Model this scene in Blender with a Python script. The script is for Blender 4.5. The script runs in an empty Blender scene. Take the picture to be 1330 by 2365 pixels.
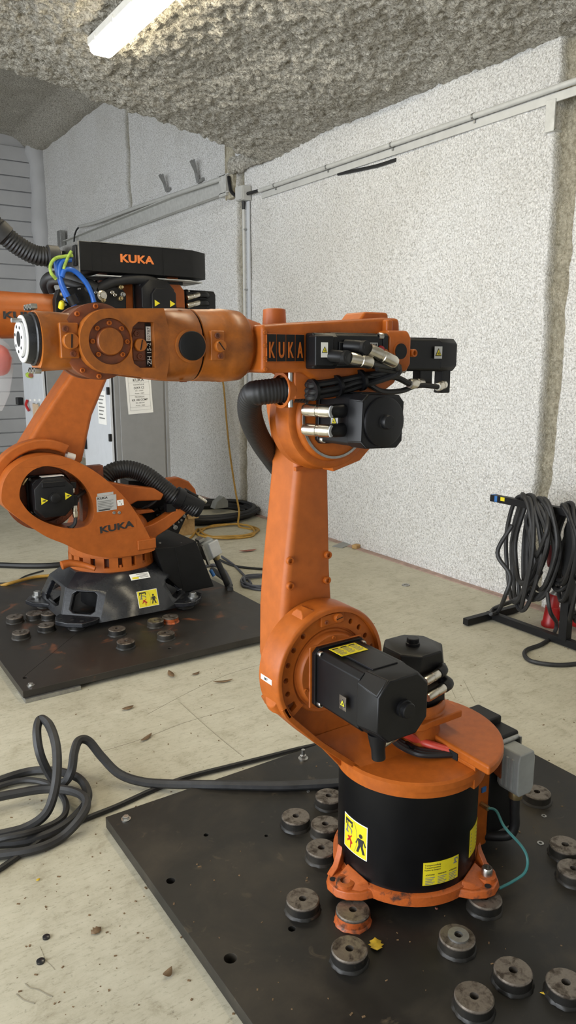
import bpy, bmesh, math, random
from mathutils import Vector, Matrix, noise
random.seed(7)
PI = math.pi
SC = bpy.context.scene
COL = SC.collection

# ---------------------------------------------------------------- camera, world, light, exposure
IMG_W, IMG_H, FPX = 1330, 2365, 1740.0
CAM_H = 1.56
PITCH = math.atan(357 / FPX)
HEAD = math.radians(33.5)
cam_data = bpy.data.cameras.new('camera')
cam_data.sensor_fit = 'AUTO'
cam_data.sensor_width = 36.0
cam_data.lens = 36.0 * FPX / IMG_H
cam_data.clip_start = 0.02
cam = bpy.data.objects.new('camera', cam_data)
COL.objects.link(cam)
cam.location = (0, 0, CAM_H)
cam.rotation_euler = (PI / 2 - PITCH, 0, -HEAD)
SC.camera = cam

SC.view_settings.view_transform = 'Standard'
SC.view_settings.look = 'None'
SC.view_settings.gamma = 1.0
SC.view_settings.use_curve_mapping = False
SC.view_settings.exposure = -0.18

world = bpy.data.worlds.new('daylight')
SC.world = world
world.use_nodes = True
bg = world.node_tree.nodes['Background']
bg.inputs[0].default_value = (0.93, 0.97, 1.0, 1)
bg.inputs[1].default_value = 1.6


def area(name, loc, rot, sx, sy, power, col):
    d = bpy.data.lights.new(name, 'AREA')
    d.shape = 'RECTANGLE'
    d.size, d.size_y, d.energy, d.color = sx, sy, power, col
    o = bpy.data.objects.new(name, d)
    o.location, o.rotation_euler = loc, rot
    COL.objects.link(o)
    return o


# daylight entering by the wide open gate on the left
area('gate_daylight_left', (-3.9, 1.6, 1.7), (0, -PI / 2, 0), 3.0, 5.5, 430, (0.90, 0.95, 1.0))

# ---------------------------------------------------------------- photo pixel -> point on a known plane
_fh = Vector((math.sin(HEAD), math.cos(HEAD), 0))
_R = Vector((math.cos(HEAD), -math.sin(HEAD), 0))
_F = _fh * math.cos(PITCH) - Vector((0, 0, 1)) * math.sin(PITCH)
_U = _fh * math.sin(PITCH) + Vector((0, 0, 1)) * math.cos(PITCH)
_C = Vector((0, 0, CAM_H))


def ray(u, v):
    return _F + _R * ((u - 665) / FPX) + _U * ((1182.5 - v) / FPX)


def PZ(u, v, z=0.0):
    r = ray(u, v)
    return _C + r * ((z - CAM_H) / r.z)


def PX(u, v, x):
    r = ray(u, v)
    return _C + r * (x / r.x)


def PY(u, v, y):
    r = ray(u, v)
    return _C + r * (y / r.y)


def V(*a):
    return Vector(a)


# ---------------------------------------------------------------- materials
def new_mat(name):
    m = bpy.data.materials.new(name)
    m.use_nodes = True
    nt = m.node_tree
    return m, nt, nt.nodes['Principled BSDF']


def nd(nt, typ, **kw):
    n = nt.nodes.new(typ)
    for k, v in kw.items():
        setattr(n, k, v)
    return n


def noise_ramp(nt, scale, stops, detail=6, rough=0.6, coord='Object', dist=0.0, stretch=None):
    tc = nd(nt, 'ShaderNodeTexCoord')
    src = tc.outputs[coord]
    if stretch:
        mp = nd(nt, 'ShaderNodeMapping')
        mp.inputs['Scale'].default_value = stretch
        nt.links.new(src, mp.inputs['Vector'])
        src = mp.outputs['Vector']
    no = nd(nt, 'ShaderNodeTexNoise')
    no.inputs['Scale'].default_value = scale
    no.inputs['Detail'].default_value = detail
    no.inputs['Roughness'].default_value = rough
    no.inputs['Distortion'].default_value = dist
    nt.links.new(src, no.inputs['Vector'])
    r = nd(nt, 'ShaderNodeValToRGB')
    els = r.color_ramp.elements
    while len(els) < len(stops):
        els.new(0.5)
    for e, (p, c) in zip(els, stops):
        e.position = p
        e.color = (*c, 1) if len(c) == 3 else c
    nt.links.new(no.outputs['Fac'], r.inputs['Fac'])
    return r, no


def mix(nt, fac, a, b, blend='MIX'):
    m = nd(nt, 'ShaderNodeMix')
    m.data_type = 'RGBA'
    m.blend_type = blend
    if isinstance(fac, (int, float)):
        m.inputs[0].default_value = fac
    else:
        nt.links.new(fac, m.inputs[0])
    for s, i in ((a, 6), (b, 7)):
        if isinstance(s, tuple):
            m.inputs[i].default_value = (*s, 1)
        else:
            nt.links.new(s, m.inputs[i])
    return m.outputs[2]


def bump(nt, b, height, strength, dist):
    bp = nd(nt, 'ShaderNodeBump')
    bp.inputs['Strength'].default_value = strength
    bp.inputs['Distance'].default_value = dist
    nt.links.new(height, bp.inputs['Height'])
    nt.links.new(bp.outputs['Normal'], b.inputs['Normal'])
    return bp


def plain(name, col, rough=0.5, metal=0.0, var=0.12, scale=14.0, spec=0.5, bumpy=0.0):
    m, nt, b = new_mat(name)
    lo = tuple(max(0, c * (1 - var)) for c in col)
    hi = tuple(min(1, c * (1 + var)) for c in col)
    r, no = noise_ramp(nt, scale, [(0.3, lo), (0.7, hi)])
    nt.links.new(r.outputs['Color'], b.inputs['Base Color'])
    b.inputs['Roughness'].default_value = rough
    b.inputs['Metallic'].default_value = metal
    b.inputs['Specular IOR Level'].default_value = spec
    if bumpy:
        bump(nt, b, no.outputs['Fac'], bumpy, 0.002)
    return m


def dirty(name, col, dirt, scale, lo, hi, rough=0.4, metal=0.0, rough_d=0.7, spec=0.5, bstr=0.0, fine=None, coat=0.0):
    m, nt, b = new_mat(name)
    r, no = noise_ramp(nt, scale, [(lo, (0, 0, 0)), (hi, (1, 1, 1))], detail=10, rough=0.65, dist=0.4)
    r2, no2 = noise_ramp(nt, scale * 6, [(0.3, tuple(c * .86 for c in col)), (0.7, tuple(min(1, c * 1.1) for c in col))])
    c = mix(nt, r.outputs['Color'], r2.outputs['Color'], dirt)
    if fine:
        r3, no3 = noise_ramp(nt, fine[1], [(fine[2], (0, 0, 0)), (fine[3], (1, 1, 1))], detail=4, dist=0.8)
        c = mix(nt, r3.outputs['Color'], c, fine[0])
    nt.links.new(c, b.inputs['Base Color'])
    mr = nd(nt, 'ShaderNodeMapRange')
    mr.inputs['To Min'].default_value = rough
    mr.inputs['To Max'].default_value = rough_d
    nt.links.new(r.outputs['Color'], mr.inputs['Value'])
    nt.links.new(mr.outputs['Result'], b.inputs['Roughness'])
    b.inputs['Metallic'].default_value = metal
    b.inputs['Specular IOR Level'].default_value = spec
    b.inputs['Coat Weight'].default_value = coat
    b.inputs['Coat Roughness'].default_value = 0.22
    if bstr:
        bump(nt, b, no2.outputs['Fac'], bstr, 0.003)
    return m


M = {}
M['orange'] = dirty('orange_paint', (0.385, 0.095, 0.012), (0.25, 0.06, 0.010), 7, 0.55, 0.85, rough=0.40, rough_d=0.52, spec=0.26, coat=0.05)
M['orange_grimy'] = dirty('grimy_orange_paint', (0.38, 0.112, 0.015), (0.075, 0.026, 0.010), 9, 0.45, 0.76, rough=0.36, rough_d=0.55, spec=0.35, coat=0.1)
M['orange_brown'] = dirty('soiled_shaded_orange', (0.23, 0.058, 0.016), (0.05, 0.021, 0.013), 11, 0.36, 0.72, rough=0.4, rough_d=0.6)  # soiled wrist parts; in recesses the same tone paints in shade
M['orange_satin'] = dirty('satin_orange_paint', (0.385, 0.098, 0.016), (0.30, 0.075, 0.013), 4, 0.55, 0.9, rough=0.42, rough_d=0.55, spec=0.28, coat=0.05)
M['orange_worn'] = dirty('worn_orange_paint', (0.42, 0.092, 0.016), (0.05, 0.021, 0.012), 22, 0.56, 0.68, rough=0.4, rough_d=0.6)
M['black'] = plain('black_motor_paint', (0.006, 0.006, 0.007), 0.4, var=0.25, spec=0.32)
M['black_matte'] = plain('black_matte_paint', (0.006, 0.006, 0.0065), 0.5, var=0.3, spec=0.3)
M['black_gloss'] = plain('black_gloss_paint', (0.003, 0.003, 0.0034), 0.34, var=0.2, spec=0.28)
M['rubber'] = plain('black_rubber', (0.010, 0.010, 0.011), 0.5, var=0.3, scale=30)
M['rubber_dusty'] = plain('dusty_black_rubber', (0.020, 0.020, 0.021), 0.55, var=0.4, scale=20)
M['castiron'] = dirty('black_cast_base', (0.013, 0.014, 0.017), (0.022, 0.022, 0.024), 8, 0.5, 0.8, rough=0.24, rough_d=0.4, bstr=0.1)
M['steel'] = plain('zinc_steel', (0.52, 0.51, 0.48), 0.3, 1.0, var=0.2, scale=60)
M['bright_face'] = plain('bright_machined_face', (0.78, 0.78, 0.78), 0.35, 0.35, var=0.06, scale=40)
M['steel_dull'] = plain('dull_steel', (0.36, 0.36, 0.35), 0.42, 0.9, var=0.2, scale=40)
M['nickel'] = plain('nickel_connector', (0.62, 0.58, 0.50), 0.26, 1.0, var=0.15, scale=50)
M['brass'] = plain('brass_gland', (0.45, 0.35, 0.18), 0.35, 0.9, var=0.2)
M['grey_plastic'] = plain('grey_hood', (0.26, 0.27, 0.26), 0.5, var=0.15)
M['disc'] = dirty('machined_disc_steel', (0.18, 0.155, 0.13), (0.045, 0.034, 0.025), 30, 0.46, 0.62, rough=0.36, metal=0.6, rough_d=0.6, bstr=0.1)
M['disc_paint'] = dirty('painted_disc_side', (0.42, 0.09, 0.02), (0.05, 0.03, 0.02), 26, 0.5, 0.64, rough=0.45, rough_d=0.6)
M['plate'] = dirty('black_steel_plate', (0.014, 0.013, 0.0115), (0.052, 0.043, 0.031), 3.6, 0.46, 0.78, rough=0.42, rough_d=0.62, spec=0.35, bstr=0.08, fine=((0.085, 0.066, 0.043), 17, 0.64, 0.80))
M['plate_rust'] = dirty('rusty_steel_plate', (0.022, 0.019, 0.016), (0.048, 0.040, 0.031), 2.6, 0.5, 0.78, rough=0.42, rough_d=0.6, bstr=0.08, fine=((0.20, 0.068, 0.026), 5.0, 0.60, 0.76))
M['crack'] = plain('crack_dirt', (0.22, 0.20, 0.15), 0.9)
M['hole'] = plain('dark_bore', (0.004, 0.004, 0.004), 0.9)
M['cabinet'] = plain('grey_cabinet', (0.235, 0.235, 0.232), 0.45, var=0.05)
M['cabinet_pale'] = plain('lit_pale_grey', (0.55, 0.57, 0.60), 0.4, var=0.04)  # window light on the cabinets' left faces put into the colour
M['paper'] = plain('white_paper', (0.80, 0.79, 0.75), 0.7, var=0.03)
M['ink'] = plain('black_ink', (0.02, 0.02, 0.02), 0.6)
M['ink_grey'] = plain('grey_ink', (0.18, 0.18, 0.17), 0.6)
M['ink_orange'] = plain('orange_print', (0.75, 0.20, 0.04), 0.5)
M['ink_red'] = plain('red_print', (0.45, 0.02, 0.015), 0.5)
M['yellow'] = plain('yellow_sticker', (0.72, 0.60, 0.02), 0.4, var=0.06)
M['white'] = plain('white_plastic', (0.72, 0.71, 0.67), 0.45, var=0.06)
M['silver_plate'] = plain('silver_nameplate', (0.50, 0.50, 0.49), 0.4, 0.3, var=0.08)
M['galv'] = plain('galvanised_channel', (0.50, 0.50, 0.48), 0.5, 0.15, var=0.15, scale=20)
M['conduit'] = plain('grey_conduit', (0.48, 0.48, 0.46), 0.4, var=0.08)
M['blue'] = plain('blue_air_tube', (0.015, 0.10, 0.42), 0.32)
M['greenwire'] = plain('green_yellow_wire', (0.30, 0.42, 0.06), 0.45, var=0.4, scale=40)
M['teal'] = plain('teal_wire', (0.03, 0.15, 0.15), 0.5)
M['cord_yellow'] = plain('ochre_cord', (0.36, 0.20, 0.03), 0.5, var=0.2)
M['cord_grey'] = plain('grey_cord', (0.07, 0.075, 0.095), 0.5, var=0.2)
M['red_plug'] = plain('red_plug_plastic', (0.38, 0.012, 0.012), 0.35, var=0.1)
M['red_hose'] = plain('red_cable', (0.50, 0.05, 0.03), 0.4, var=0.1)
M['pink_plug'] = plain('faded_red_plastic', (0.28, 0.05, 0.06), 0.45, var=0.15)
M['wood'] = dirty('pine_wood', (0.46, 0.29, 0.12), (0.30, 0.17, 0.06), 12, 0.45, 0.7, rough=0.6, rough_d=0.7)
M['leaf'] = plain('dry_leaf', (0.16, 0.10, 0.05), 0.7, var=0.35, scale=40)
M['leaf_yellow'] = plain('yellow_leaf', (0.62, 0.42, 0.03), 0.6, var=0.3, scale=40)
M['leaf_red'] = plain('reddish_leaf', (0.28, 0.10, 0.07), 0.6, var=0.3, scale=40)
M['lime'] = plain('lime_tag', (0.45, 0.62, 0.05), 0.4)
M['kraft'] = plain('kraft_sleeve', (0.55, 0.40, 0.26), 0.6)
M['bluepaint'] = plain('blue_paint_spot', (0.03, 0.14, 0.40), 0.5)


def em_mat(name, col, strength):
    m, nt, b = new_mat(name)
    b.inputs['Base Color'].default_value = (0.8, 0.8, 0.75, 1)
    b.inputs['Emission Color'].default_value = (*col, 1)
    b.inputs['Emission Strength'].default_value = strength
    return m


M['tube_light'] = em_mat('lit_diffuser', (1.0, 0.88, 0.64), 34.0)


def film_mat():
    m, nt, b = new_mat('clear_plastic_film')
    b.inputs['Base Color'].default_value = (0.85, 0.85, 0.87, 1)
    b.inputs['Roughness'].default_value = 0.25
    b.inputs['Alpha'].default_value = 0.14
    return m


M['film'] = film_mat()


def floor_mat():
    m, nt, b = new_mat('worn_concrete')
    r, n0 = noise_ramp(nt, 0.9, [(0.25, (0.38, 0.355, 0.27)), (0.5, (0.49, 0.465, 0.37)), (0.8, (0.56, 0.535, 0.44))], detail=10, rough=0.62, dist=0.2)
    r2, n2 = noise_ramp(nt, 9, [(0.30, (0.62, 0.59, 0.52)), (0.46, (0.93, 0.92, 0.90)), (0.66, (1.05, 1.05, 1.05))], detail=12, rough=0.75, dist=0.3)
    c = mix(nt, 0.8, r.outputs['Color'], r2.outputs['Color'], 'MULTIPLY')
    r3, n3 = noise_ramp(nt, 70, [(0.26, (0.2, 0.19, 0.17)), (0.38, (1, 1, 1))], detail=5, rough=0.6)
    c = mix(nt, 0.55, c, r3.outputs['Color'], 'MULTIPLY')
    # long trowel and drag streaks
    r4, n4 = noise_ramp(nt, 4.0, [(0.34, (0.62, 0.6, 0.55)), (0.5, (1, 1, 1))], detail=10, rough=0.75, dist=0.3, stretch=(1.5, 9.0, 1.0))
    c = mix(nt, 0.35, c, r4.outputs['Color'], 'MULTIPLY')
    r5, n5 = noise_ramp(nt, 28, [(0.33, (0.42, 0.40, 0.34)), (0.47, (1, 1, 1))], detail=8, rough=0.8, stretch=(1, 2.5, 1))
    c = mix(nt, 0.6, c, r5.outputs['Color'], 'MULTIPLY')
    nt.links.new(c, b.inputs['Base Color'])
    b.inputs['Roughness'].default_value = 0.6
    b.inputs['Specular IOR Level'].default_value = 0.35
    bump(nt, b, n2.outputs['Fac'], 0.12, 0.004)
    return m


M['floor'] = floor_mat()


def spray_mat(name, base, dark, scale, strength, dist, tint_scale, lo=0.34, hi=0.62):
    """sprayed fibre plaster: fine grain relief, its hollows shaded in the colour, plus slow stains"""
    m, nt, b = new_mat(name)
    r, no = noise_ramp(nt, scale, [(lo, dark), (hi, base)], detail=5, rough=0.6, dist=0.6)  # same noise darkens the hollows: crevice shade set in the colour
    r2, no2 = noise_ramp(nt, tint_scale, [(0.3, (0.84, 0.825, 0.79)), (0.55, (1, 1, 1))], detail=7)
    c = mix(nt, 0.6, r.outputs['Color'], r2.outputs['Color'], 'MULTIPLY')
    nt.links.new(c, b.inputs['Base Color'])
    b.inputs['Roughness'].default_value = 0.95
    b.inputs['Specular IOR Level'].default_value = 0.1
    bump(nt, b, no.outputs['Fac'], strength, dist)
    return m


M['wall'] = spray_mat('sprayed_white_plaster', (0.97, 0.965, 0.955), (0.43, 0.415, 0.385), 78, 1.0, 0.022, 1.1, 0.28, 0.54)
M['wall_bare'] = spray_mat('bare_joint_plaster', (0.52, 0.48, 0.38), (0.30, 0.27, 0.20), 40, 0.8, 0.014, 3.0)
M['ceiling'] = spray_mat('sprayed_fibre_ceiling', (0.66, 0.63, 0.56), (0.27, 0.245, 0.20), 60, 1.0, 0.03, 1.6, 0.36, 0.58)
M['farwall'] = plain('grey_clad_wall', (0.50, 0.50, 0.51), 0.6, var=0.06, scale=3)

def joint_mix(m):
    """the open joints between the sprayed panels show bare ochre plaster"""
    nt = m.node_tree
    b = nt.nodes['Principled BSDF']
    src = b.inputs['Base Color'].links[0].from_socket
    at = nd(nt, 'ShaderNodeAttribute')
    at.attribute_name = 'joint'
    r, no = noise_ramp(nt, 40, [(0.34, (0.30, 0.27, 0.20)), (0.62, (0.52, 0.48, 0.38))], detail=5)
    nt.links.new(mix(nt, at.outputs['Fac'], src, r.outputs['Color']), b.inputs['Base Color'])


joint_mix(M['wall'])
M['redstrip'] = plain('faded_red_paint', (0.36, 0.25, 0.21), 0.7, var=0.25, scale=12)


# ---------------------------------------------------------------- mesh helpers
def frame(d):
    d = d.normalized()
    a = V(0, 0, 1) if abs(d.z) < 0.9 else V(1, 0, 0)
    x = a.cross(d).normalized()
    return x, d.cross(x), d


def spline(pts, per=8, closed=False):
    pts = [Vector(p) for p in pts]
    n = len(pts)
    out = []
    seg = n if closed else n - 1
    for i in range(seg):
        if closed:
            p0, p1, p2, p3 = (pts[(i + k) % n] for k in (-1, 0, 1, 2))
        else:
            p1, p2 = pts[i], pts[i + 1]
            p0 = pts[i - 1] if i > 0 else p1 * 2 - p2
            p3 = pts[i + 2] if i + 2 < n else p2 * 2 - p1
        for k in range(per):
            t = k / per
            out.append(0.5 * ((2 * p1) + (p2 - p0) * t + (2 * p0 - 5 * p1 + 4 * p2 - p3) * t * t + (3 * p1 - p0 - 3 * p2 + p3) * t ** 3))
    if not closed:
        out.append(pts[-1])
    return out


class MB:
    def __init__(self):
        self.v, self.f = [], []

    def add(self, vs, fs):
        b = len(self.v)
        self.v += [Vector(p) for p in vs]
        self.f += [tuple(i + b for i in q) for q in fs]
        return self

    def box(self, c, s, rot=None):
        c = Vector(c)
        vs = []
        for x in (-.5, .5):
            for y in (-.5, .5):
                for z in (-.5, .5):
                    p = V(x * s[0], y * s[1], z * s[2])
                    vs.append(c + (rot @ p if rot else p))
        return self.add(vs, [(0, 1, 3, 2), (4, 6, 7, 5), (0, 4, 5, 1), (2, 3, 7, 6), (0, 2, 6, 4), (1, 5, 7, 3)])

    def bar(self, p0, p1, w, h):
        p0, p1 = Vector(p0), Vector(p1)
        x, y, d = frame(p1 - p0)
        vs = []
        for p in (p0, p1):
            for a, b in ((-1, -1), (1, -1), (1, 1), (-1, 1)):
                vs.append(p + x * a * w / 2 + y * b * h / 2)
        return self.add(vs, [(3, 2, 1, 0), (4, 5, 6, 7)] + [(i, (i + 1) % 4, (i + 1) % 4 + 4, i + 4) for i in range(4)])

    def loft(self, loops, cap=True):
        n = len(loops[0])
        vs = [p for l in loops for p in l]
        fs = []
        for k in range(len(loops) - 1):
            for i in range(n):
                j = (i + 1) % n
                fs.append((k * n + i, k * n + j, (k + 1) * n + j, (k + 1) * n + i))
        if cap:
            fs.append(tuple(range(n - 1, -1, -1)))
            m = (len(loops) - 1) * n
            fs.append(tuple(m + i for i in range(n)))
        return self.add(vs, fs)

    def prism(self, pts, axis, a, b):
        """2D polygon extruded along an axis from a to b; pts are (x,z) for Y, (x,y) for Z, (y,z) for X"""
        def put(p, t):
            return V(p[0], t, p[1]) if axis == 'Y' else V(p[0], p[1], t) if axis == 'Z' else V(t, p[0], p[1])
        return self.loft([[put(p, a) for p in pts], [put(p, b) for p in pts]])

    def lathe(self, o, d, prof, n=32, cap=True):
        o = Vector(o)
        x, y, d = frame(Vector(d))
        loops = []
        for t, r in prof:
            loops.append([o + d * t + (x * math.cos(2 * PI * i / n) + y * math.sin(2 * PI * i / n)) * r for i in range(n)])
        return self.loft(loops, cap)

    def cyl(self, p0, p1, r, r1=None, n=20):
        p0, p1 = Vector(p0), Vector(p1)
        d = p1 - p0
        return self.lathe(p0, d, [(0, r), (d.length, r if r1 is None else r1)], n)

    def tube(self, pts, r, n=8, per=6, closed=False, smooth=True):
        P = spline(pts, per, closed) if smooth else [Vector(p) for p in pts]
        loops, N = [], len(P)
        nrm = None
        for i in range(N):
            if closed:
                t = (P[(i + 1) % N] - P[i - 1])
            else:
                t = P[min(i + 1, N - 1)] - P[max(i - 1, 0)]
            if t.length < 1e-9:
                t = V(0, 0, 1)
            t.normalize()
            if nrm is None:
                nrm = frame(t)[0]
            nrm = (nrm - t * nrm.dot(t))
            nrm.normalize()
            bi = t.cross(nrm)
            rr = r(i / (N - 1)) if callable(r) else r
            loops.append([P[i] + (nrm * math.cos(2 * PI * k / n) + bi * math.sin(2 * PI * k / n)) * rr for k in range(n)])
        if closed:
            loops.append(loops[0])
        return self.loft(loops, not closed)

    def corrugated(self, pts, r, pitch, n=16, amp=0.06):
        P = spline(pts, 24)
        L = [0]
        for a, b in zip(P, P[1:]):
            L.append(L[-1] + (b - a).length)
        step = pitch / 4
        Q, k, s = [], 0, 0.0
        while s < L[-1]:
            while L[k + 1] < s:
                k += 1
            f = (s - L[k]) / max(1e-9, L[k + 1] - L[k])
            Q.append(P[k].lerp(P[k + 1], f))
            s += step
        cnt = len(Q)
        pat = (1 - amp, 1.0, 1 + amp, 1.0)
        return self.tube(Q, lambda t: r * pat[int(round(t * (cnt - 1))) % 4], n, smooth=False)


def recalc(me):
    bm = bmesh.new()
    bm.from_mesh(me)
    bmesh.ops.remove_doubles(bm, verts=bm.verts, dist=1e-6)
    bmesh.ops.recalc_face_normals(bm, faces=bm.faces)
    bm.to_mesh(me)
    bm.free()


def origin_of(parent):
    o = V(0, 0, 0)
    while parent is not None:
        o += parent.location
        parent = parent.parent
    return o


def finish(me, name, mat, parent, bevel=0.0, smooth=40, seg=2, origin=None):
    me.materials.append(M[mat] if isinstance(mat, str) else mat)
    off = origin_of(parent)
    if origin is not None:
        off = off * 0 + Vector(origin)
    me.transform(Matrix.Translation(-off))
    if smooth:
        me.polygons.foreach_set('use_smooth', [True] * len(me.polygons))
        me.set_sharp_from_angle(angle=math.radians(smooth))
    o = bpy.data.objects.new(name, me)
    COL.objects.link(o)
    if parent is not None:
        o.parent = parent
        if origin is not None:
            o.location = Vector(origin) - origin_of(parent)
    elif origin is not None:
        o.location = origin
    if bevel:
        md = o.modifiers.new('bevel', 'BEVEL')
        md.width, md.segments, md.limit_method = bevel, seg, 'ANGLE'
        md.angle_limit = math.radians(38)
        md.harden_normals = True
    return o


def obj(name, mb, mat, parent=None, bevel=0.0, smooth=40, seg=2, origin=None):
    me = bpy.data.meshes.new(name)
    me.from_pydata([tuple(p) for p in mb.v], [], mb.f)
    recalc(me)
    return finish(me, name, mat, parent, bevel, smooth, seg, origin)


def tag(o, label=None, cat=None, group=None, kind=None):
    for k, v in (('label', label), ('category', cat), ('group', group), ('kind', kind)):
        if v:
            o[k] = v
    return o


def thing(name, loc, label, cat, group=None):
    o = bpy.data.objects.new(name, None)
    o.empty_display_size = 0.1
    COL.objects.link(o)
    o.location = loc
    return tag(o, label, cat, group)


def planar(o, x, y):
    o, x, y = Vector(o), Vector(x).normalized(), Vector(y).normalized()
    n = x.cross(y)
    return lambda a, b, c=0.0: o + x * a + y * b + n * c


def on_cyl(cx, cy, z0, R, ang0):
    """wrap: a runs round a vertical cylinder, b upward, c outward"""
    return lambda a, b, c=0.0: V(cx + (R + c) * math.cos(ang0 + a / R), cy + (R + c) * math.sin(ang0 + a / R), z0 + b)


def curve_mesh(c):
    o = bpy.data.objects.new('tmp', c)
    COL.objects.link(o)
    dg = bpy.context.evaluated_depsgraph_get()
    me = bpy.data.meshes.new_from_object(o.evaluated_get(dg))
    bpy.data.objects.remove(o)
    bpy.data.curves.remove(c)
    return me


def cut_plate(name, outer, holes, t0, t1, fn, mat, parent, bevel=0.0, smooth=35, **kw):
    """flat plate with real openings: 2D loops filled, given thickness, mapped by fn(a,b,t)"""
    c = bpy.data.curves.new('tmp', 'CURVE')
    c.dimensions = '2D'
    c.fill_mode = 'BOTH'
    c.extrude = 0.5
    for loop in [outer] + list(holes):
        s = c.splines.new('POLY')
        s.points.add(len(loop) - 1)
        for p, q in zip(s.points, loop):
            p.co = (q[0], q[1], 0, 1)
        s.use_cyclic_u = True
    me = curve_mesh(c)
    for v in me.vertices:
        v.co = fn(v.co.x, v.co.y, t0 + (v.co.z + 0.5) * (t1 - t0))
    recalc(me)
    me.materials.clear()
    return finish(me, name, mat, parent, bevel, smooth, **kw)


def circle(cx, cy, r, n=24, a0=0.0, ry=None):
    return [(cx + r * math.cos(a0 + 2 * PI * i / n), cy + (ry or r) * math.sin(a0 + 2 * PI * i / n)) for i in range(n)]


def text(name, s, fn, mat, parent, height, width=None, depth=0.0006, bold=0.0, center=True, lift=0.0):
    """lettering: cap height and optional fitted width, mapped by fn"""
    c = bpy.data.curves.new('tmp', 'FONT')
    c.body = s
    c.size = 1.0
    c.offset = bold
    c.extrude = 0.5
    c.resolution_u = 3
    me = curve_mesh(c)
    xs = [v.co.x for v in me.vertices]
    ys = [v.co.y for v in me.vertices]
    if not xs:
        return None
    x0, x1, y0, y1 = min(xs), max(xs), min(ys), max(ys)
    capn = 0.73
    ky = height / capn
    kx = width / (x1 - x0) if width else ky
    for v in me.vertices:
        a = (v.co.x - ((x0 + x1) / 2 if center else x0)) * kx
        b = (v.co.y - capn / 2) * ky
        v.co = fn(a, b, lift + (v.co.z + 0.5) * depth)
    me.materials.clear()
    return finish(me, name, mat, parent, smooth=0)


def flat(name, loops, fn, mat, parent, t=0.0005, lift=0.0):
    mb = MB()
    for l in loops:
        mb.loft([[fn(a, b, lift) for a, b in l], [fn(a, b, lift + t) for a, b in l]])
    return obj(name, mb, mat, parent, smooth=0)


def sticker(name, fn, w, h, mat, parent, nx=1, t=0.0008):
    mb = MB()
    for k in range(nx):
        a0, a1 = -w / 2 + w * k / nx, -w / 2 + w * (k + 1) / nx
        vs = [fn(a, b, c) for a in (a0, a1) for b in (-h / 2, h / 2) for c in (0, t)]
        mb.add(vs, [(0, 1, 3, 2), (4, 6, 7, 5), (0, 4, 5, 1), (2, 3, 7, 6), (0, 2, 6, 4), (1, 5, 7, 3)])
    return obj(name, mb, mat, parent, smooth=30)


def shift(fn, da, db, dc=0.0):
    return lambda a, b, c=0.0: fn(a + da, b + db, c + dc)


def screw(name, p, d, r, h, mat, parent, n=10, socket=True):
    """cap screw with a socket in its head"""
    mb = MB()
    prof = [(0, r), (h * .85, r), (h, r * .88)]
    if socket:
        prof += [(h, r * .55), (h * .5, r * .5)]
    mb.lathe(p, d, prof, n)
    return obj(name, mb, mat, parent, smooth=35)


def hexbolt(name, p, d, r, h, mat, parent, washer=True, stud=0.0):
    mb = MB()
    t = 0
    if washer:
        mb.lathe(p, d, [(0, r * 1.5), (h * .22, r * 1.5)], 16)
        t = h * .2
    mb.lathe(p, d, [(t, r), (t + h * .7, r), (t + h * .8, r * .9)], 6)
    if stud:
        mb.lathe(p, d, [(t, r * .55), (t + h * .8 + stud, r * .55)], 12)
    return obj(name, mb, mat, parent, smooth=30)


def slot_plug(name, p, d, r, h, mat, parent, ang=0.3):
    """round plug with a slotted head"""
    p = Vector(p)
    x, y, dn = frame(Vector(d))
    pl = obj(name, MB().lathe(p, d, [(0, r), (h * .8, r), (h, r * .9)], 24), mat, parent)
    q = x * math.cos(ang) + y * math.sin(ang)
    if parent is not None and parent.parent is None:
        obj('slot', MB().bar(p + dn * (h + .0002) - q * r * .8, p + dn * (h + .0002) + q * r * .8, r * .14, r * .14), 'hole', pl)
    return pl

# ================================================================ THE SETTING
XW = 3.87          # face of the sprayed wall
YE = 6.30          # where the low ceiling ends
YF = 13.2          # far wall
ZH = 5.03          # high ceiling


def struct(o):
    o['kind'] = 'structure'
    return o


floor = struct(obj('floor', MB().box((0.0, 4.6, -0.05), (8.4, 17.4, 0.1)), 'floor', smooth=0))
# hairline cracks and scored lines in the slab
for pts, w in (([(415, 1622), (470, 1672), (520, 1715), (562, 1748)], .0022), ([(232, 1737), (330, 1706), (430, 1668), (540, 1636)], .0016), ([(600, 1535), (520, 1560), (430, 1602), (340, 1650)], .0015),
               ([(92, 2186), (100, 2205), (104, 2216), (118, 2230), (127, 2240)], .0012), ([(1030, 1560), (1042, 1590), (1052, 1612)], .0016), ([(1070, 1570), (1085, 1600), (1097, 1622)], .0016), ([(58, 2272), (70, 2282), (88, 2286), (110, 2298), (122, 2302)], .003), ([(38, 2296), (52, 2308), (66, 2314), (80, 2318)], .003)):
    obj('crack', MB().tube([PZ(u, v, .0) for u, v in pts], w * .6, 5), 'crack', floor)


def steps(a, b, s):
    n = max(1, int(round((b - a) / s)))
    return [a + (b - a) * i / n for i in range(n)]


def grid_mesh(name, us, vs, fn, mats, pick=None):
    verts = [fn(u, v) for v in vs for u in us]
    n = len(us)
    faces, mi = [], []
    for j in range(len(vs) - 1):
        for i in range(n - 1):
            faces.append((j * n + i, j * n + i + 1, (j + 1) * n + i + 1, (j + 1) * n + i))
            mi.append(pick((us[i] + us[i + 1]) / 2, (vs[j] + vs[j + 1]) / 2) if pick else 0)
    me = bpy.data.meshes.new(name)
    me.from_pydata([tuple(p) for p in verts], [], faces)
    for m in mats:
        me.materials.append(M[m])
    me.polygons.foreach_set('material_index', mi)
    me.polygons.foreach_set('use_smooth', [True] * len(faces))
    me.update()
    o = bpy.data.objects.new(name, me)
    COL.objects.link(o)
    return o


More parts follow.
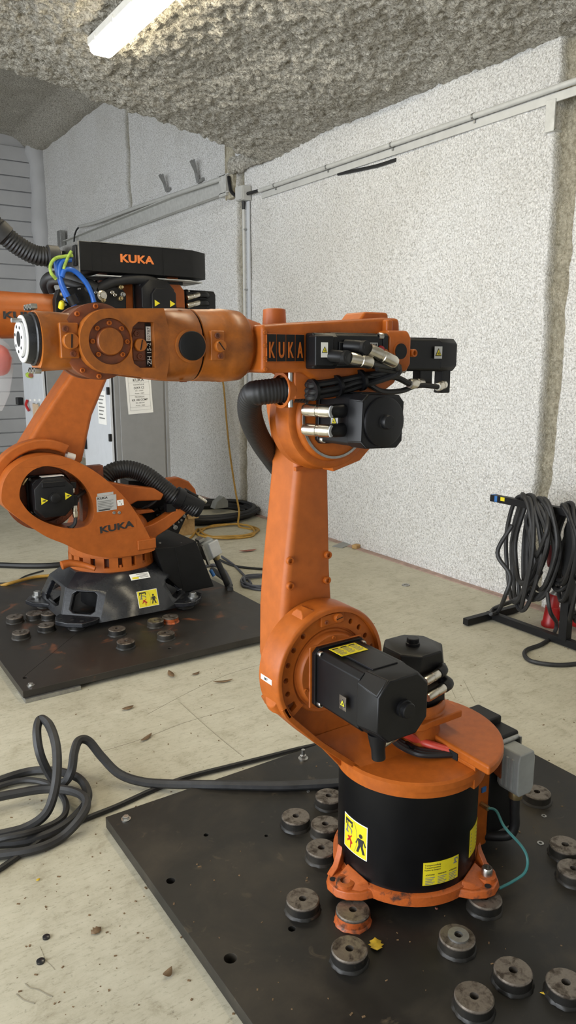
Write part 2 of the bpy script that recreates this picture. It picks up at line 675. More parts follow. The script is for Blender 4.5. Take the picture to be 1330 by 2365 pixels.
def nz(x, y, z, s):
    return noise.noise(V(x * s, y * s, z * s))


def sstep(a, b, x):
    t = min(1, max(0, (x - a) / (b - a)))
    return t * t * (3 - 2 * t)


def groove(y, z):
    """0 on a panel, 1 inside the open joint between two panels"""
    g = 0.0
    w = 0.025 * nz(y * .2, 1.7, z, 2.2) + 0.012 * nz(0, 3.1, z, 9)
    a, b = 2.915 + w, 3.06 + w * .6 - 0.015 * (z < 1.9)
    a += 0.03 * sstep(1.4, 0.6, z)
    g = max(g, sstep(a - .012, a + .012, y) * sstep(b + .012, b - .012, y))
    a, b = 6.62 + w * .7, 6.76 + w
    if z < 3.35:
        g = max(g, .8 * sstep(a - .012, a + .012, y) * sstep(b + .012, b - .012, y))
    if z > 3.4:
        w *= 2
        a, b = 9.45 + w, 9.57 + w
        g = max(g, 1.0 * sstep(a - .012, a + .012, y) * sstep(b + .012, b - .012, y))
    return g


def wall_pt(y, z):
    d = 0.012 * nz(y, z, 0, 1.3) + 0.005 * nz(y, z, 2, 11) + 0.004 * nz(y, z, 5, 26)
    g = groove(y, z)
    if g > 0:
        d += g * (0.075 + 0.03 * nz(y, z, 7, 6) + 0.02 * nz(y, z, 9, 14))
    # the rounded lower ledge of the far panels, and a seam that follows it
    if y > 6.8:
        d += 0.03 * sstep(3.02, 3.10, z)
        d += 0.012 * math.exp(-((z - 2.86) / 0.018) ** 2)
    else:
        # hollow seam that sags below the conduit
        t = (y - 3.1) / 2.0
        if 0 < t < 1:
            zc = 2.92 - 0.20 * math.sin(t * PI * .55) + .02
            d += 0.014 * math.exp(-((z - zc) / 0.02) ** 2) * (1 - t) ** .5
    return V(XW + d, y, z)


ys = steps(-4, 1.6, 0.2) + steps(1.6, 2.83, 0.022) + steps(2.83, 3.14, 0.007) + steps(3.14, 5, 0.022) + steps(5, 6.5, 0.03) + steps(6.5, 6.9, 0.01) + steps(6.9, 8, .03) + steps(8, 9.3, 0.05) + steps(9.3, 9.7, .015) + steps(9.7, YF, .05) + [YF]
zs = steps(0, 3.5, 0.028) + steps(3.5, ZH + .1, 0.05) + [ZH + .1]
wr_ = struct(grid_mesh('wall_right', ys, zs, wall_pt, ['wall']))
att = wr_.data.attributes.new('joint', 'FLOAT', 'POINT')
att.data.foreach_set('value', [min(1.0, groove(y, z) * 1.2) for z in zs for y in ys])
struct(obj('wall_backing', MB().box((XW + .35, 4.6, 2.6), (.3, 17.4, 5.4)), 'wall_bare', smooth=0))


def ceil_pt(x, y):
    z = 3.335 + 0.135 * (XW - x)
    k = sstep(3.9, 3.6, x) * .6 + .4
    z += k * (0.05 * nz(x, y, 0, 1.6) + 0.018 * nz(x, y, 3, 6.5) + 0.026 * nz(x, y, 7, 15) + 0.026 * nz(x, y, 1, 29))
    # the sprayed layer curls up at its free edge
    e = YE + 0.05 * nz(x, 0, 0, 3) + 0.03 * nz(x, 5, 0, 10)
    if y > YE - .22:
        t = (y - (YE - .22)) / .22
        yy = e - .22 + .22 * math.sin(min(1, t) * PI / 2)
        z += 0.12 * t ** 3
        y = yy
    # droop where it meets the wall near the free edge
    z -= 0.06 * sstep(3.35, 3.85, x) * sstep(5.3, 6.2, y)
    return V(x, y, z)


xs = steps(-4, .3, 0.25) + steps(.3, XW + .06, 0.0155) + [XW + .06]
yc = steps(-4, 2.4, 0.3) + steps(2.4, YE, 0.0155) + [YE]
struct(grid_mesh('ceiling', xs, yc, ceil_pt, ['ceiling']))
struct(obj('wall_bulkhead', MB().box((0, YE - .12, 4.4), (8.0, .16, 1.5)), 'ceiling', smooth=0))
struct(grid_mesh('ceiling_high', steps(-4, XW + .1, .08) + [XW + .1], steps(YE - .2, YF + .1, .08) + [YF + .1],
                 lambda x, y: V(x, y, ZH + .03 * nz(x, y, 0, 5) - .22 * sstep(XW - .42, XW - .05, x)), ['ceiling']))
struct(obj('wall_rear_blocker', MB().box((0, -4.05, 2.0), (8.2, .1, 4.2)), 'wall', smooth=0))  # unseen, added behind the camera to block sky light from there

far = struct(obj('wall_far', MB().box((0, YF + .1, 2.55), (8.2, .1, 5.2)), 'farwall', smooth=0))
pl_me = None
k = 0
z = 4.86
while z > 0.1:
    for hgt, gap in ((0.217, 0.007), (0.222, 0.009)):
        b = obj('plank', MB().box((-.1, YF + .03, z - hgt / 2), (7.9, .05, hgt - gap)), 'farwall', far, bevel=0.004, seg=1)
        z -= hgt + .008
# bulge of foam in the far corner
struct(obj('trim_corner', MB().loft([[V(3.86 + .05 * nz(0, 0, zz, 3) + r * math.cos(a), 13.17 + r * math.sin(a), zz)
                                       for a in [2 * PI * q / 12 for q in range(12)]]
                                      for zz, r in [(0.2 * i, .16 + .06 * nz(3, 0, .2 * i, 4)) for i in range(26)]]), 'farwall'))
# painted strip along the foot of the wall
struct(obj('baseboard_right', MB().box((XW - .02, 4.4, .003), (.075, 6.6, .006)), 'redstrip', smooth=0))

# -------- conduits on the wall
pr = thing('wall_conduit', (XW, 4.0, 3.04), 'long grey conduit on a metal strip along the white wall, right of the junction box', 'conduit')
a, b = V(XW - .035, 6.27, 3.055), V(XW - .035, -3.5, 3.055)
obj('pipe', MB().cyl(a, b, .0175, n=14), 'conduit', pr)
obj('strip', MB().box((XW - .012, 1.38, 3.012), (.012, 9.76, .05)), 'conduit', pr, bevel=.002)
for i in range(9):
    y = 6.0 - i * .78
    mb = MB().lathe((XW - .035, y, 3.055), (0, 1, 0), [(0, .0205), (.014, .0205)], 14)
    mb.box((XW - .018, y + .007, 3.032), (.02, .014, .03))
    obj('clip', mb, 'steel_dull', pr)
obj('bracket', MB().box((XW - .02, 3.085, 2.92), (.012, .065, .17)).box((XW + .02, 3.085, 2.84), (.09, .065, .012)), 'galv', pr, bevel=.002)

pl = thing('wall_conduit', (XW, 9, 3.2), 'grey conduit above a metal channel on the wall behind the robot with the black box', 'conduit')
A, B = PX(184, 523, XW - .05), PX(512, 413, XW - .05)
obj('pipe', MB().tube([A, A.lerp(B, .18) + V(0, 0, -.02), A.lerp(B, .5), B], .022, 12), 'conduit', pl)
A2_, B2_ = PX(150, 536, XW - .02), PX(535, 425, XW - .02)
mid = (A2_ + B2_) / 2
L = (B2_ - A2_).length
mb = MB()
zc = 3.22
mb.box((XW + .0, mid.y, zc), (.012, L, .17)).box((XW - .03, mid.y, zc + .08), (.06, L, .012)).box((XW - .03, mid.y, zc - .08), (.06, L, .012))
obj('channel', mb, 'galv', pl, bevel=.003)
obj('end_post', MB().box((XW - .05, A2_.y + .1, 3.15), (.08, .16, .62)), 'steel_dull', pl, bevel=.004)
obj('end_plate', MB().box((XW - .03, B2_.y + .12, 3.21), (.06, .14, .2)), 'galv', pl, bevel=.004)
obj('drop_cable', MB().tube([A + V(0, .02, 0), PX(175, 535, XW - .06), PX(171, 560, XW - .06), PX(171, 640, XW - .04)], .012, 8), 'rubber', pl)
tag(obj('joint_post', MB().box((XW + .0, 6.83, 3.33), (.06, .13, .5)).box((XW - .03, 6.90, 3.33), (.02, .012, .52)), 'wall_bare', None, bevel=.006, origin=(XW, 6.83, 3.1)),
    'dusty upright steel post end between the two conduits under the low ceiling', 'post')

jb = thing('junction_box', (XW, 6.52, 3.06), 'small grey junction box on the wall between the two conduits', 'junction box')
obj('body', MB().box((XW - .05, 6.53, 3.07), (.09, .13, .13)), 'conduit', jb, bevel=.006)
obj('cover', MB().box((XW - .1, 6.53, 3.07), (.014, .12, .12)), 'conduit', jb, bevel=.004)
obj('gland', MB().cyl((XW - .045, 6.46, 3.06), (XW - .04, 6.27, 3.056), .016, .013, 12), 'rubber', jb)
obj('gland', MB().cyl((XW - .05, 6.53, 3.0), (XW - .05, 6.53, 2.93), .02, .016, 12), 'rubber', jb)
obj('cable', MB().tube([PX(528, 408, XW - .05), PX(530, 425, XW - .06), PX(534, 442, XW - .06), PX(546, 452, XW - .06), PX(566, 451, XW - .05)], .017, 8), 'rubber', jb)

vp = thing('wall_conduit', (XW, 6.52, 1.2), 'upright grey conduit running down the wall from the junction box', 'conduit')
obj('pipe', MB().cyl((XW - .05, 6.53, 2.95), (XW - .05, 6.53, 1.25), .016, n=12), 'conduit', vp)
obj('strip', MB().box((XW - .02, 6.50, 2.1), (.014, .05, 1.8)), 'cabinet_pale', vp)
for z in (2.75, 2.2, 1.6):
    obj('clip', MB().box((XW - .035, 6.53, z), (.05, .045, .014)), 'steel_dull', vp)

mb = MB().tube([PX(781, 402, XW - .006), PX(820, 394, XW - .01), PX(870, 383, XW - .01), PX(914, 369, XW - .006)], .013, 8)
tag(obj('dark_gap_strip', mb, 'rubber', origin=PX(850, 388, XW)), 'short black gap in the plaster, drawn as a dark strip, under the long conduit', 'strip')  # the dark of a gap in the plaster, modelled as a black tube
for i, (u, v, s) in enumerate(((457, 398, 1.0), (384, 424, .8))):
    p = PX(u, v, XW)
    mb = MB().bar(p + V(.0, 0, -.1 * s), p + V(-.04, .02, .12 * s), .05, .012).bar(p + V(-.02, 0, 0), p + V(-.09, -.02, .1 * s), .012, .035)
    mb.bar(p + V(.0, .0, -.1 * s), p + V(.01, -.1 * s, -.08 * s), .012, .03)
    tag(obj('wall_hook', mb, 'steel_dull', origin=p),
        ['rusty bent metal hook on the wall, nearer the junction box', 'rusty forked metal hook on the wall, nearer the grey far wall'][i], 'hook')
# foam rubble that bulges over the joint below the low ceiling
bl = MB()
for q in range(9):
    c = V(XW - .05 + .03 * random.random(), 6.25 + .06 * q + .02 * random.random(), 3.36 - .02 * random.random())
    bl.loft([[c + V(.06 * math.cos(a) * s, .06 * math.sin(a) * s, zz) for a in [2 * PI * t / 8 for t in range(8)]]
             for zz, s in ((-.07, .3), (-.03, .9), (.02, 1.0), (.07, .6))])
struct(obj('trim_foam', bl, 'ceiling', smooth=60))

# -------- strip lights: one in view, the rest of its row over the front robot and the camera
def strip_light(lx, ly, lz, label):
    cl = thing('ceiling_light', (lx, ly - .78, lz + .1), label, 'light', 'strip lights on the ceiling')
    mb = MB().prism([(lx - .085, lz + .1), (lx - .085, lz + .055), (lx - .075, lz + .05), (lx + .075, lz + .05), (lx + .085, lz + .055), (lx + .085, lz + .1)], 'Y', ly - 1.55, ly)
    obj('housing', mb, 'white', cl, bevel=.004)
    mb = MB().prism([(lx - .08, lz + .05), (lx - .072, lz + .012), (lx - .05, lz), (lx + .05, lz), (lx + .072, lz + .012), (lx + .08, lz + .05)], 'Y', ly - 1.54, ly - .012)
    obj('diffuser', mb, 'tube_light', cl, bevel=.006)
    for i in range(5):
        obj('clip', MB().box((lx - .087, ly - .14 - i * .31, lz + .06), (.008, .022, .04)), 'white', cl, bevel=.001)
    for i in (0.35, 1.2):
        obj('hanger', MB().box((lx, ly - i, lz + .14), (.04, .03, .1)), 'steel_dull', cl)


strip_light(1.965, 5.18, 3.475, 'lit strip light on the sprayed ceiling at the end by the high bay')
strip_light(1.965, 2.35, 3.475, 'lit strip light on the sprayed ceiling above the front robot')
strip_light(-.9, 3.6, 3.80, 'lit strip light on the sprayed ceiling nearer the open gate')

# ================================================================ FRONT STEEL PLATE
PT = 0.045      # top of the front plate


def steel_plate(name, x0, x1, y0, y1, zb, zt, mat, label, holes, root_xy):
    root = thing(name, (root_xy[0], root_xy[1], 0), label, 'plate')
    hs = [circle(h[0], h[1], h[2], 16) for h in holes]
    cut_plate('slab', [(x0, y0), (x1, y0), (x1, y1), (x0, y1)], hs, zb, zt, lambda a, b, c: V(a, b, c), mat, root, bevel=0.002, seg=1)
    return root


def weld_disc(root, p, r, h, mat='disc', side=None, washer=False):
    """a machined disc with a bore, welded to the plate"""
    d = obj('weld_disc', MB().lathe(p, (0, 0, 1), [(0, r), (h - .003, r), (h, r - .003), (h, r * .23), (h - .02, r * .21)], 36), mat, root)
    mb = MB()
    loops = []
    n = 40
    for rr, z in ((r * 1.0, .009), (r * 1.06, .006), (r * 1.10, .0005)):
        loops.append([p + V(math.cos(2 * PI * i / n), math.sin(2 * PI * i / n), 0) * (rr + (0 if rr == r else .004 * nz(p.x + i, p.y, rr, 1.7))) + V(0, 0, z) for i in range(n)])
    mb.loft(loops, False)
    obj('weld_bead', mb, 'plate' if side is None else side, d)
    obj('dark_band', MB().lathe(p, (0, 0, 1), [(.002, r + .0004), (h * .84, r + .0004)], 36, cap=False), 'plate', d) if not side else None  # darker band round the side, short of the top edge
    if side:
        obj('paint_band', MB().lathe(p, (0, 0, 1), [(.004, r + .0006), (h * .8, r + .0006)], 36, cap=False), side, d)
    obj('bore', MB().lathe(p + V(0, 0, h - .019), (0, 0, 1), [(0, r * .215), (.0015, r * .215)], 16), 'hole', d)
    if washer:
        q = p + V(.002, -.002, h)
        obj('washer', MB().lathe(q, (0, 0, 1), [(0, r * .58), (.006, r * .58), (.006, r * .24), (0, r * .24)], 28, cap=False), 'steel_dull', d)
    return d


hole_px = [(476, 1928, .008), (394, 2034, .013), (532, 2213, .017), (508, 1819, .011), (674, 2145, .010), (615, 1930, .006)]
hl = [(*PZ(u, v, PT)[:2], r) for u, v, r in hole_px]
P1 = steel_plate('steel_base_plate', 0.745, 2.285, 0.70, 2.238, 0.006, PT, 'plate',
                 'black steel floor plate under the robot with the black drum base', hl, (1.5, 1.47))
for u, v in ((759, 1837), (683, 1884), (751, 1902), (742, 1957), (699, 2075), (807, 2190), (1185, 2240), (1095, 2300), (1307, 2268), (1305, 1950), (1325, 2005), (1240, 1828)):
    q = PZ(u, v, PT + .035)
    weld_disc(P1, V(q.x, q.y, PT), .047, .035)
q = PZ(1056, 2162, PT + .035)
weld_disc(P1, V(q.x, q.y, PT), .047, .035, washer=True)
for u, v in ((815, 2100),):
    q = PZ(u, v, PT + .035)
    weld_disc(P1, V(q.x, q.y, PT), .047, .035, side='disc_paint')
for u, v in ((1120, 2072),):
    q = PZ(u, v, PT + .035)
    weld_disc(P1, V(q.x, q.y, PT), .047, .035)
q = PZ(291, 1892, PT)
hexbolt('anchor_bolt', q, (0, 0, 1), .011, .012, 'steel', P1)
q = PZ(700, 1752, PT)
hexbolt('anchor_bolt', q, (0, 0, 1), .013, .016, 'steel', P1, stud=.022)

# ================================================================ FRONT ROBOT
AX, AY, ZB = 1.41, 1.49, 0.085          # first axis and underside of the foot
R1 = thing('industrial_robot', (AX, AY, PT), 'orange robot arm on a black drum base, its wrist stretched out level', 'robot', 'orange robot arms')
WY = V(0, -1, 0)                         # towards the viewer's side of the robot


def motor(parent, c, ax, up, L, hw, mat='black', cap_r=.02, ch=.25, flange=True, name='motor', rear_round=False, bolts=True):
    """servo motor: c is the centre of its mounting face, ax points away from the gear"""
    c, ax, up = Vector(c), Vector(ax).normalized(), Vector(up).normalized()
    sx = ax.cross(up)

    def sec(t, h, k):
        pts = []
        for a, b in ((1, -1), (1, 1), (-1, 1), (-1, -1)):
            p1 = (a * h, b * (h - k * h)) if a * b > 0 else (a * (h - k * h), b * h)
            p2 = (a * (h - k * h), b * h) if a * b > 0 else (a * h, b * (h - k * h))
            pts += [p1, p2]
        return [c + ax * t + sx * p[0] + up * p[1] for p in pts]
    body = obj(name, MB().loft([sec(0.012, hw * .96, ch * .7), (sec(L * .72, hw * .96, ch * .7))]), mat, parent, bevel=.003)
    if flange:
        obj('mount_plate', MB().loft([sec(0, hw * 1.04, .16), sec(.014, hw * 1.04, .16)]), mat, body, bevel=.002)
    obj('rear_cover', MB().loft([sec(L * .70, hw * 1.0, ch * 1.2), sec(L * .98, hw * 1.0, ch * 1.6), sec(L, hw * .96, ch * 1.7)]), mat, body, bevel=.003)
    if rear_round:
        obj('round_cover', MB().lathe(c + ax * L, ax, [(0, hw * .92), (.006, hw * .92), (.008, hw * .86)], 36), mat, body)
    if cap_r:
        mb = MB().lathe(c + ax * L, ax, [(0, cap_r * 1.15), (.008, cap_r * 1.15), (.009, cap_r), (.02, cap_r), (.022, cap_r * .9)], 28)
        cp = obj('cap', mb, mat, body)
    # side ribs and latch details
    obj('side_rib', MB().loft([[c + ax * t + sx * (hw * a) + up * (hw * b) for a, b in ((-.99, -.5), (-1.07, -.5), (-1.07, .5), (-.99, .5))] for t in (L * .42, L * .70)]), mat, body, bevel=.002)
    obj('top_rib', MB().loft([[c + ax * t + sx * (hw * a) + up * (hw * b) for a, b in ((-.5, .95), (-.5, 1.04), (.5, 1.04), (.5, .95))] for t in (L * .1, L * .74)]), mat, body, bevel=.002)
    if bolts:
        for a in (-1, 1):
            for b in (-1, 1):
                screw('screw', c + ax * .014 + sx * (a * hw * .86) + up * (b * hw * .86), ax, .0085, .012, 'steel', body)
    return body


def plug(parent, pts, r, name='connector', mat='nickel', boot=True):
    """round cable connector: knurled sleeve along pts[0]->pts[1]"""
    a, b = Vector(pts[0]), Vector(pts[1])
    L = (b - a).length
    mb = MB().lathe(a, b - a, [(0, r * .9), (L * .08, r), (L * .4, r), (L * .42, r * .9), (L * .5, r * .9), (L * .52, r), (L * .9, r), (L, r * .8)], 20)
    o = obj(name, mb, mat, parent)
    return o


# ---- foot: ring, lugs
foot = obj('foot_ring', MB().lathe((AX, AY, 0), (0, 0, 1), [(ZB, .19), (ZB, .217), (.113, .217), (.118, .206), (.118, .19)], 64), 'orange_worn', R1)
for ang, has_bolt in ((-178, False), (-67, True), (56, True)):
    a = math.radians(ang)
    d, s = V(math.cos(a), math.sin(a), 0), V(-math.sin(a), math.cos(a), 0)
    o = V(AX, AY, 0)
    low = [o + d * r + s * w for r, w in ((.195, -.085), (.235, -.072), (.268, -.046), (.284, -.02), (.284, .02), (.268, .046), (.235, .072), (.195, .085))]
    top = [o + d * r + s * w for r, w in ((.195, -.078), (.235, -.066), (.264, -.042), (.279, -.018), (.279, .018), (.264, .042), (.235, .066), (.195, .078))]
    lug = obj('foot_lug', MB().loft([[p + V(0, 0, ZB) for p in low], [p + V(0, 0, .108) for p in top]]), 'orange_worn', R1, bevel=.004)
    for w in ((-.055,) if ang == -178 else (.055,)):
        g = [o + d * r + s * (w * k) + V(0, 0, z) for r, z, k in ((.195, .10, 1.1), (.262, .106, .75), (.232, .122, .9), (.212, .15, 1.05), (.203, .17, 1.15))]
        obj('gusset', MB().loft([[p + s * .011 for p in g], [p - s * .011 for p in g]]), 'orange_worn', lug, bevel=.003)
    w0 = .05 if ang == -178 else -.05
    blk = [[o + d * r_ + s * (w0 * k_) + V(0, 0, z_) for r_, k_ in ((.198, 1.5), (.235, 1.35), (.26, .8), (.262, -.5), (.205, -.6))] for z_ in (.10,)][0]
    top_ = [o + d * r_ + s * (w0 * k_) + V(0, 0, z_) for r_, k_, z_ in ((.200, 1.2, .125), (.224, 1.0, .119), (.24, .6, .114), (.242, -.4, .114), (.205, -.5, .135))]
    obj('lug_web', MB().loft([blk, top_]), 'orange_worn', lug, bevel=.004)
    obj('boss', MB().lathe(o + d * .245 + s * .012 + V(0, 0, .10), (0, 0, 1), [(0, .03), (.018, .028), (.019, .024)] + ([] if has_bolt else [(.019, .014), (.006, .013)]), 24), 'orange_worn', lug)
    if has_bolt:
        screw('anchor_screw', o + d * .247 + s * .012 + V(0, 0, .119), (0, 0, 1), .0155, .022, 'steel', lug, n=16)
    obj('pin_hole', MB().lathe(o + d * .262 - s * .022 + V(0, 0, .108), (0, 0, 1), [(0, .009), (.0015, .009)], 14), 'hole', lug)

obj('drum', MB().lathe((AX, AY, 0), (0, 0, 1), [(.112, .2035), (.42, .2035)], 72), 'black_gloss', R1)
# ---- turntable, rear cover and pedestal
XC = 1.455
tt = obj('turntable', MB().lathe((AX, AY, 0), (0, 0, 1), [(.412, .20), (.412, .214), (.43, .214), (.434, .221), (.452, .221), (.458, .214), (.456, .10), (.456, .02)], 72), 'orange', R1)


def dee(R, z0, z1, x0=XC, n=28):
    a = math.acos((x0 - AX) / R)
    return MB().prism([(AX + R * math.cos(-a + 2 * a * i / n), AY + R * math.sin(-a + 2 * a * i / n)) for i in range(n + 1)], 'Z', z0, z1)


obj('rear_housing', dee(.219, .40, .468), 'orange', tt, bevel=.003)
rc = obj('rear_cover', dee(.266, .463, .492), 'orange', R1, bevel=.008, seg=3)
obj('cable_port', MB().box((XC - .001, 1.375, .463), (.004, .07, .03)), 'hole', rc)
obj('lock_tab', MB().box((1.60, 1.545, .497), (.03, .02, .012)), 'orange', rc, bevel=.002)
screw('screw', V(1.585, 1.535, .492), (0, 0, 1), .006, .009, 'orange', rc)
screw('screw', V(1.615, 1.54, .492), (0, 0, 1), .006, .009, 'orange', rc)

MX, MY = 1.438, 1.518
ped = obj('motor_pedestal', MB().lathe((MX, MY, 0), (0, 0, 1), [(.455, .095), (.50, .086), (.54, .084)], 40), 'orange', R1)
q1, q2 = PZ(995, 1668, .56), PZ(1068, 1641, .56)
mb = MB().prism([(MX - .11, MY - .09), (MX - .06, MY - .118), (q1.x, q1.y), (q2.x, q2.y), (MX + .115, MY + .05), (MX + .05, MY + .10), (MX - .08, MY + .10)], 'Z', .540, .562)
obj('pedestal_plate', mb, 'orange', ped, bevel=.004)
obj('collar', MB().lathe((MX, MY, 0), (0, 0, 1), [(.560, .108), (.566, .100), (.586, .098), (.590, .094), (.588, .088), (.56, .086)], 40, cap=False), 'orange', ped)
m_a1 = motor(R1, (MX, MY, .555), (0, 0, 1), (0, 1, 0), .19, .080, cap_r=.018, ch=.33, flange=False, bolts=False, name='turn_motor')
for a, b in ((V(1.452, 1.421, .690), V(1.388, 1.414, .682)), (V(1.468, 1.412, .648), V(1.390, 1.404, .638))):
    plug(m_a1, (b, a), .0135)
    obj('elbow_boot', MB().tube([a.lerp(b, .08), a + V(.012, .003, .001), a + V(.022, .012, .003), a + V(.024, .045, .006)], .0155, 12), 'black', m_a1)

# ---- shoulder ring that carries the second axis
A2X, A2Z, YN, YB = 1.12, 0.755, 1.48, 1.565
XZ = lambda a, b, c: V(a, c, b)


def arc_rim(prof, a0, a1, n=64):
    """part of a turned ring about the second axis, closed at both ends"""
    loops = []
    for i in range(n + 1):
        a = math.radians(a0 + (a1 - a0) * i / n)
        loops.append([V(A2X + r * math.cos(a), y, A2Z + r * math.sin(a)) for y, r in prof])
    return MB().loft(loops)


hub = obj('shoulder_rim', arc_rim([(YN, .159), (YN, .167), (YN + .002, .170), (YN + .008, .173), (YB, .174), (YB, .150), (YN + .05, .150), (YN + .03, .156)], -14, 216), 'orange', R1)
holes = []
for ang in (128, 146, 163, 180, 196, 60, 45, 30):
    a = math.radians(ang)
    holes.append(circle(A2X + .137 * math.cos(a), A2Z + .137 * math.sin(a), .0075, 14))
# two open pockets in the ring wall
pk1 = [(A2X + r * math.cos(math.radians(t)), A2Z + r * math.sin(math.radians(t))) for r, t in ((.150, 207), (.150, 212), (.150, 217), (.130, 217), (.128, 209))]
pk2 = [(A2X + r * math.cos(math.radians(t)), A2Z + r * math.sin(math.radians(t))) for r, t in ((.150, -6), (.150, 6), (.150, 16), (.128, 14), (.126, -4))]
sector = [(A2X + .157 * math.cos(math.radians(t)), A2Z + .157 * math.sin(math.radians(t))) for t in range(-30, 226, 4)] + [(A2X + .116 * math.cos(math.radians(t)), A2Z + .116 * math.sin(math.radians(t))) for t in range(224, -32, -4)]
cut_plate('ring_wall', sector, holes + [pk1, pk2], YN + .014, YN + .030, XZ, 'orange', hub)
obj('gear_flange', MB().lathe((A2X, 0, A2Z), (0, 1, 0), [(1.545, .122), (1.504, .122), (1.501, .119), (1.501, .111), (1.497, .109), (1.497, .104), (1.482, .102), (1.478, .098), (1.478, .03)], 60), 'orange_satin', hub)
for ang in (200, 135, 90, 250, 310, 20):
    a = math.radians(ang)
    screw('screw', V(A2X + .093 * math.cos(a), 1.478, A2Z + .093 * math.sin(a)), WY, .005, .004, 'orange', hub)
obj('motor_seat', MB().box((A2X + .006, 1.4765, A2Z), (.168, .007, .168)), 'orange', hub, bevel=.004)
for ang, nm in ((112, 0), (228 - 22, 1), (8, 2)):
    a = math.radians(ang)
    d = V(math.cos(a), 0, math.sin(a))
    c = V(A2X, YN + .045, A2Z) + d * .168
    obj('stop_nub', MB().loft([[c + d * h + V(0, 1, 0) * (w * k) + d.cross(V(0, 1, 0)) * (t * k2) for w, t in ((-1, -1), (1, -1), (1, 1), (-1, 1))]
                               for h, k, k2 in ((0, .028, .026), (.010, .022, .016), (.018, .010, .008))]), 'orange', hub, bevel=.003)
tb = obj('level_block', MB().box((A2X + .004, YN + .016, A2Z + .139), (.075, .02, .03), Matrix.Rotation(math.radians(-2), 3, 'Y')), 'orange', hub, bevel=.003)
slot_plug('level_plug', V(A2X + .018, YN + .008, A2Z + .142), WY, .0125, .012, 'orange', R1, .2)
screw('screw', V(A2X - .018, YN + .008, A2Z + .135), WY, .006, .005, 'orange_brown', hub)

# web between the shoulder ring and the turntable, with a raised lip along its lower edge
zt = .452
ang1 = math.radians(218)
pL = (A2X + .172 * math.cos(ang1), A2Z + .172 * math.sin(ang1))
web = [pL, (1.045, .592), (1.10, .54), (1.19, zt - .02), (1.47, zt - .02), (1.47, .62), (1.40, .66), (A2X + .16, A2Z - .03), (A2X + .10, A2Z), (A2X - .10, A2Z), (A2X - .15, A2Z - .05)]
obj('shoulder_web', MB().prism(web, 'Y', YN + .052, YN + .068), 'orange', hub, bevel=.003)
ctr = spline([V(A2X + .165 * math.cos(math.radians(t)), 0, A2Z + .165 * math.sin(math.radians(t))) for t in (204, 210, 216)] + [V(1.030, 0, .612), V(1.085, 0, .556), V(1.14, 0, .508), V(1.185, 0, .470), V(1.212, 0, .450)], 5)
up_l, lo_l = [], []
for i, p in enumerate(ctr):
    t = (ctr[min(i + 1, len(ctr) - 1)] - ctr[max(i - 1, 0)]).normalized()
    nrm = V(-t.z, 0, t.x)
    up_l.append((p.x + nrm.x * .007, p.z + nrm.z * .007))
    lo_l.append((p.x - nrm.x * .008, p.z - nrm.z * .008))
lip = up_l + lo_l[::-1]
obj('web_lip', MB().prism(lip, 'Y', YN, YB + .02), 'orange', hub, bevel=.0025)
# hollow fillet from the web down to the turntable
loops = []
for i in range(9):
    t = i / 8 * PI / 2
    y, z = YN + .05 - .10 * (1 - math.cos(t)) , zt + .10 * (1 - math.sin(t))
    loops.append([V(1.205 - max(0, z - .46) * 1.25, y, z), V(1.45, y, z)])
mbf = MB()
for i in range(8):
    a, b = loops[i], loops[i + 1]
    mbf.add([a[0], a[1], b[1], b[0]], [(0, 1, 2, 3)])
obj('web_fillet', mbf, 'orange', hub, smooth=80)

m2 = motor(R1, (A2X + .010, 1.473, A2Z), WY, (0, 0, 1), .256, .079, cap_r=.019, ch=.26, name='shoulder_motor')
obj('outlet_stub', MB().lathe((A2X - .03, 1.262, A2Z - .07), (.1, 0, -1), [(0, .024), (.03, .02), (.045, .017), (.07, .017)], 20), 'black', m2)
a, b = PY(880, 1718, 1.262), PY(920, 1702, 1.262)
plug(m2, (a, a + V(.05, .0, .012)), .013)
# yellow notice on top of this motor
fn = planar((A2X - .004, 1.41, A2Z + .0832), (1, 0, 0), (0, 1, 0))
st = sticker('notice_label', fn, .082, .055, 'yellow', R1)
for k in range(3):
    x = -.036 + .026 * k
    flat('print_head', [[(x, .017), (x + .018, .017), (x + .018, .022), (x, .022)]], fn, 'ink', st, lift=.0009)
    flat('text_line', [[(x, .011 - .006 * j), (x + .021 - .004 * (j % 2), .011 - .006 * j), (x + .021 - .004 * (j % 2), .013 - .006 * j), (x, .013 - .006 * j)] for j in range(6)], fn, 'ink_grey', st, lift=.0009)


def hazard(fn, w, h, parent, bgm='silver_plate', tri='yellow'):
    s = sticker('warning_label', fn, w, h, bgm, parent)
    k = min(w, h) * .42
    flat('triangle_border', [[(-k, -k * .8), (k, -k * .8), (0, k)]], fn, 'ink', s, lift=.0009)
    flat('triangle', [[(-k * .72, -k * .62), (k * .72, -k * .62), (0, k * .66)]], fn, tri, s, lift=.0015)
    flat('pictogram', [[(-k * .3, -k * .35), (k * .3, -k * .45), (k * .3, -k * .3), (-k * .3, -k * .2)], [(-k * .12, -k * .15), (k * .2, -k * .25), (k * .06, k * .2)]], fn, 'ink', s, lift=.0021)
    return s


fn = planar((A2X - .0795 - .0005, 1.345, A2Z - .012), (0, 0, 1), (0, 1, 0))
hazard(planar((A2X - .0775, 1.335, A2Z - .012), (0, -1, 0), (0, 0, 1)), .026, .036, R1, 'disc')
# small white name sticker on the rim
aa = math.radians(180)
rim_fn = lambda a, b, c=0.0: V(A2X + (.1735 + c) * math.cos(aa + b / .173), YB - .035 - a, A2Z + (.1735 + c) * math.sin(aa + b / .173))
st = sticker('name_sticker', rim_fn, .052, .014, 'paper', R1)
text('print', 'BILL', rim_fn, 'ink', st, .007, lift=.001)

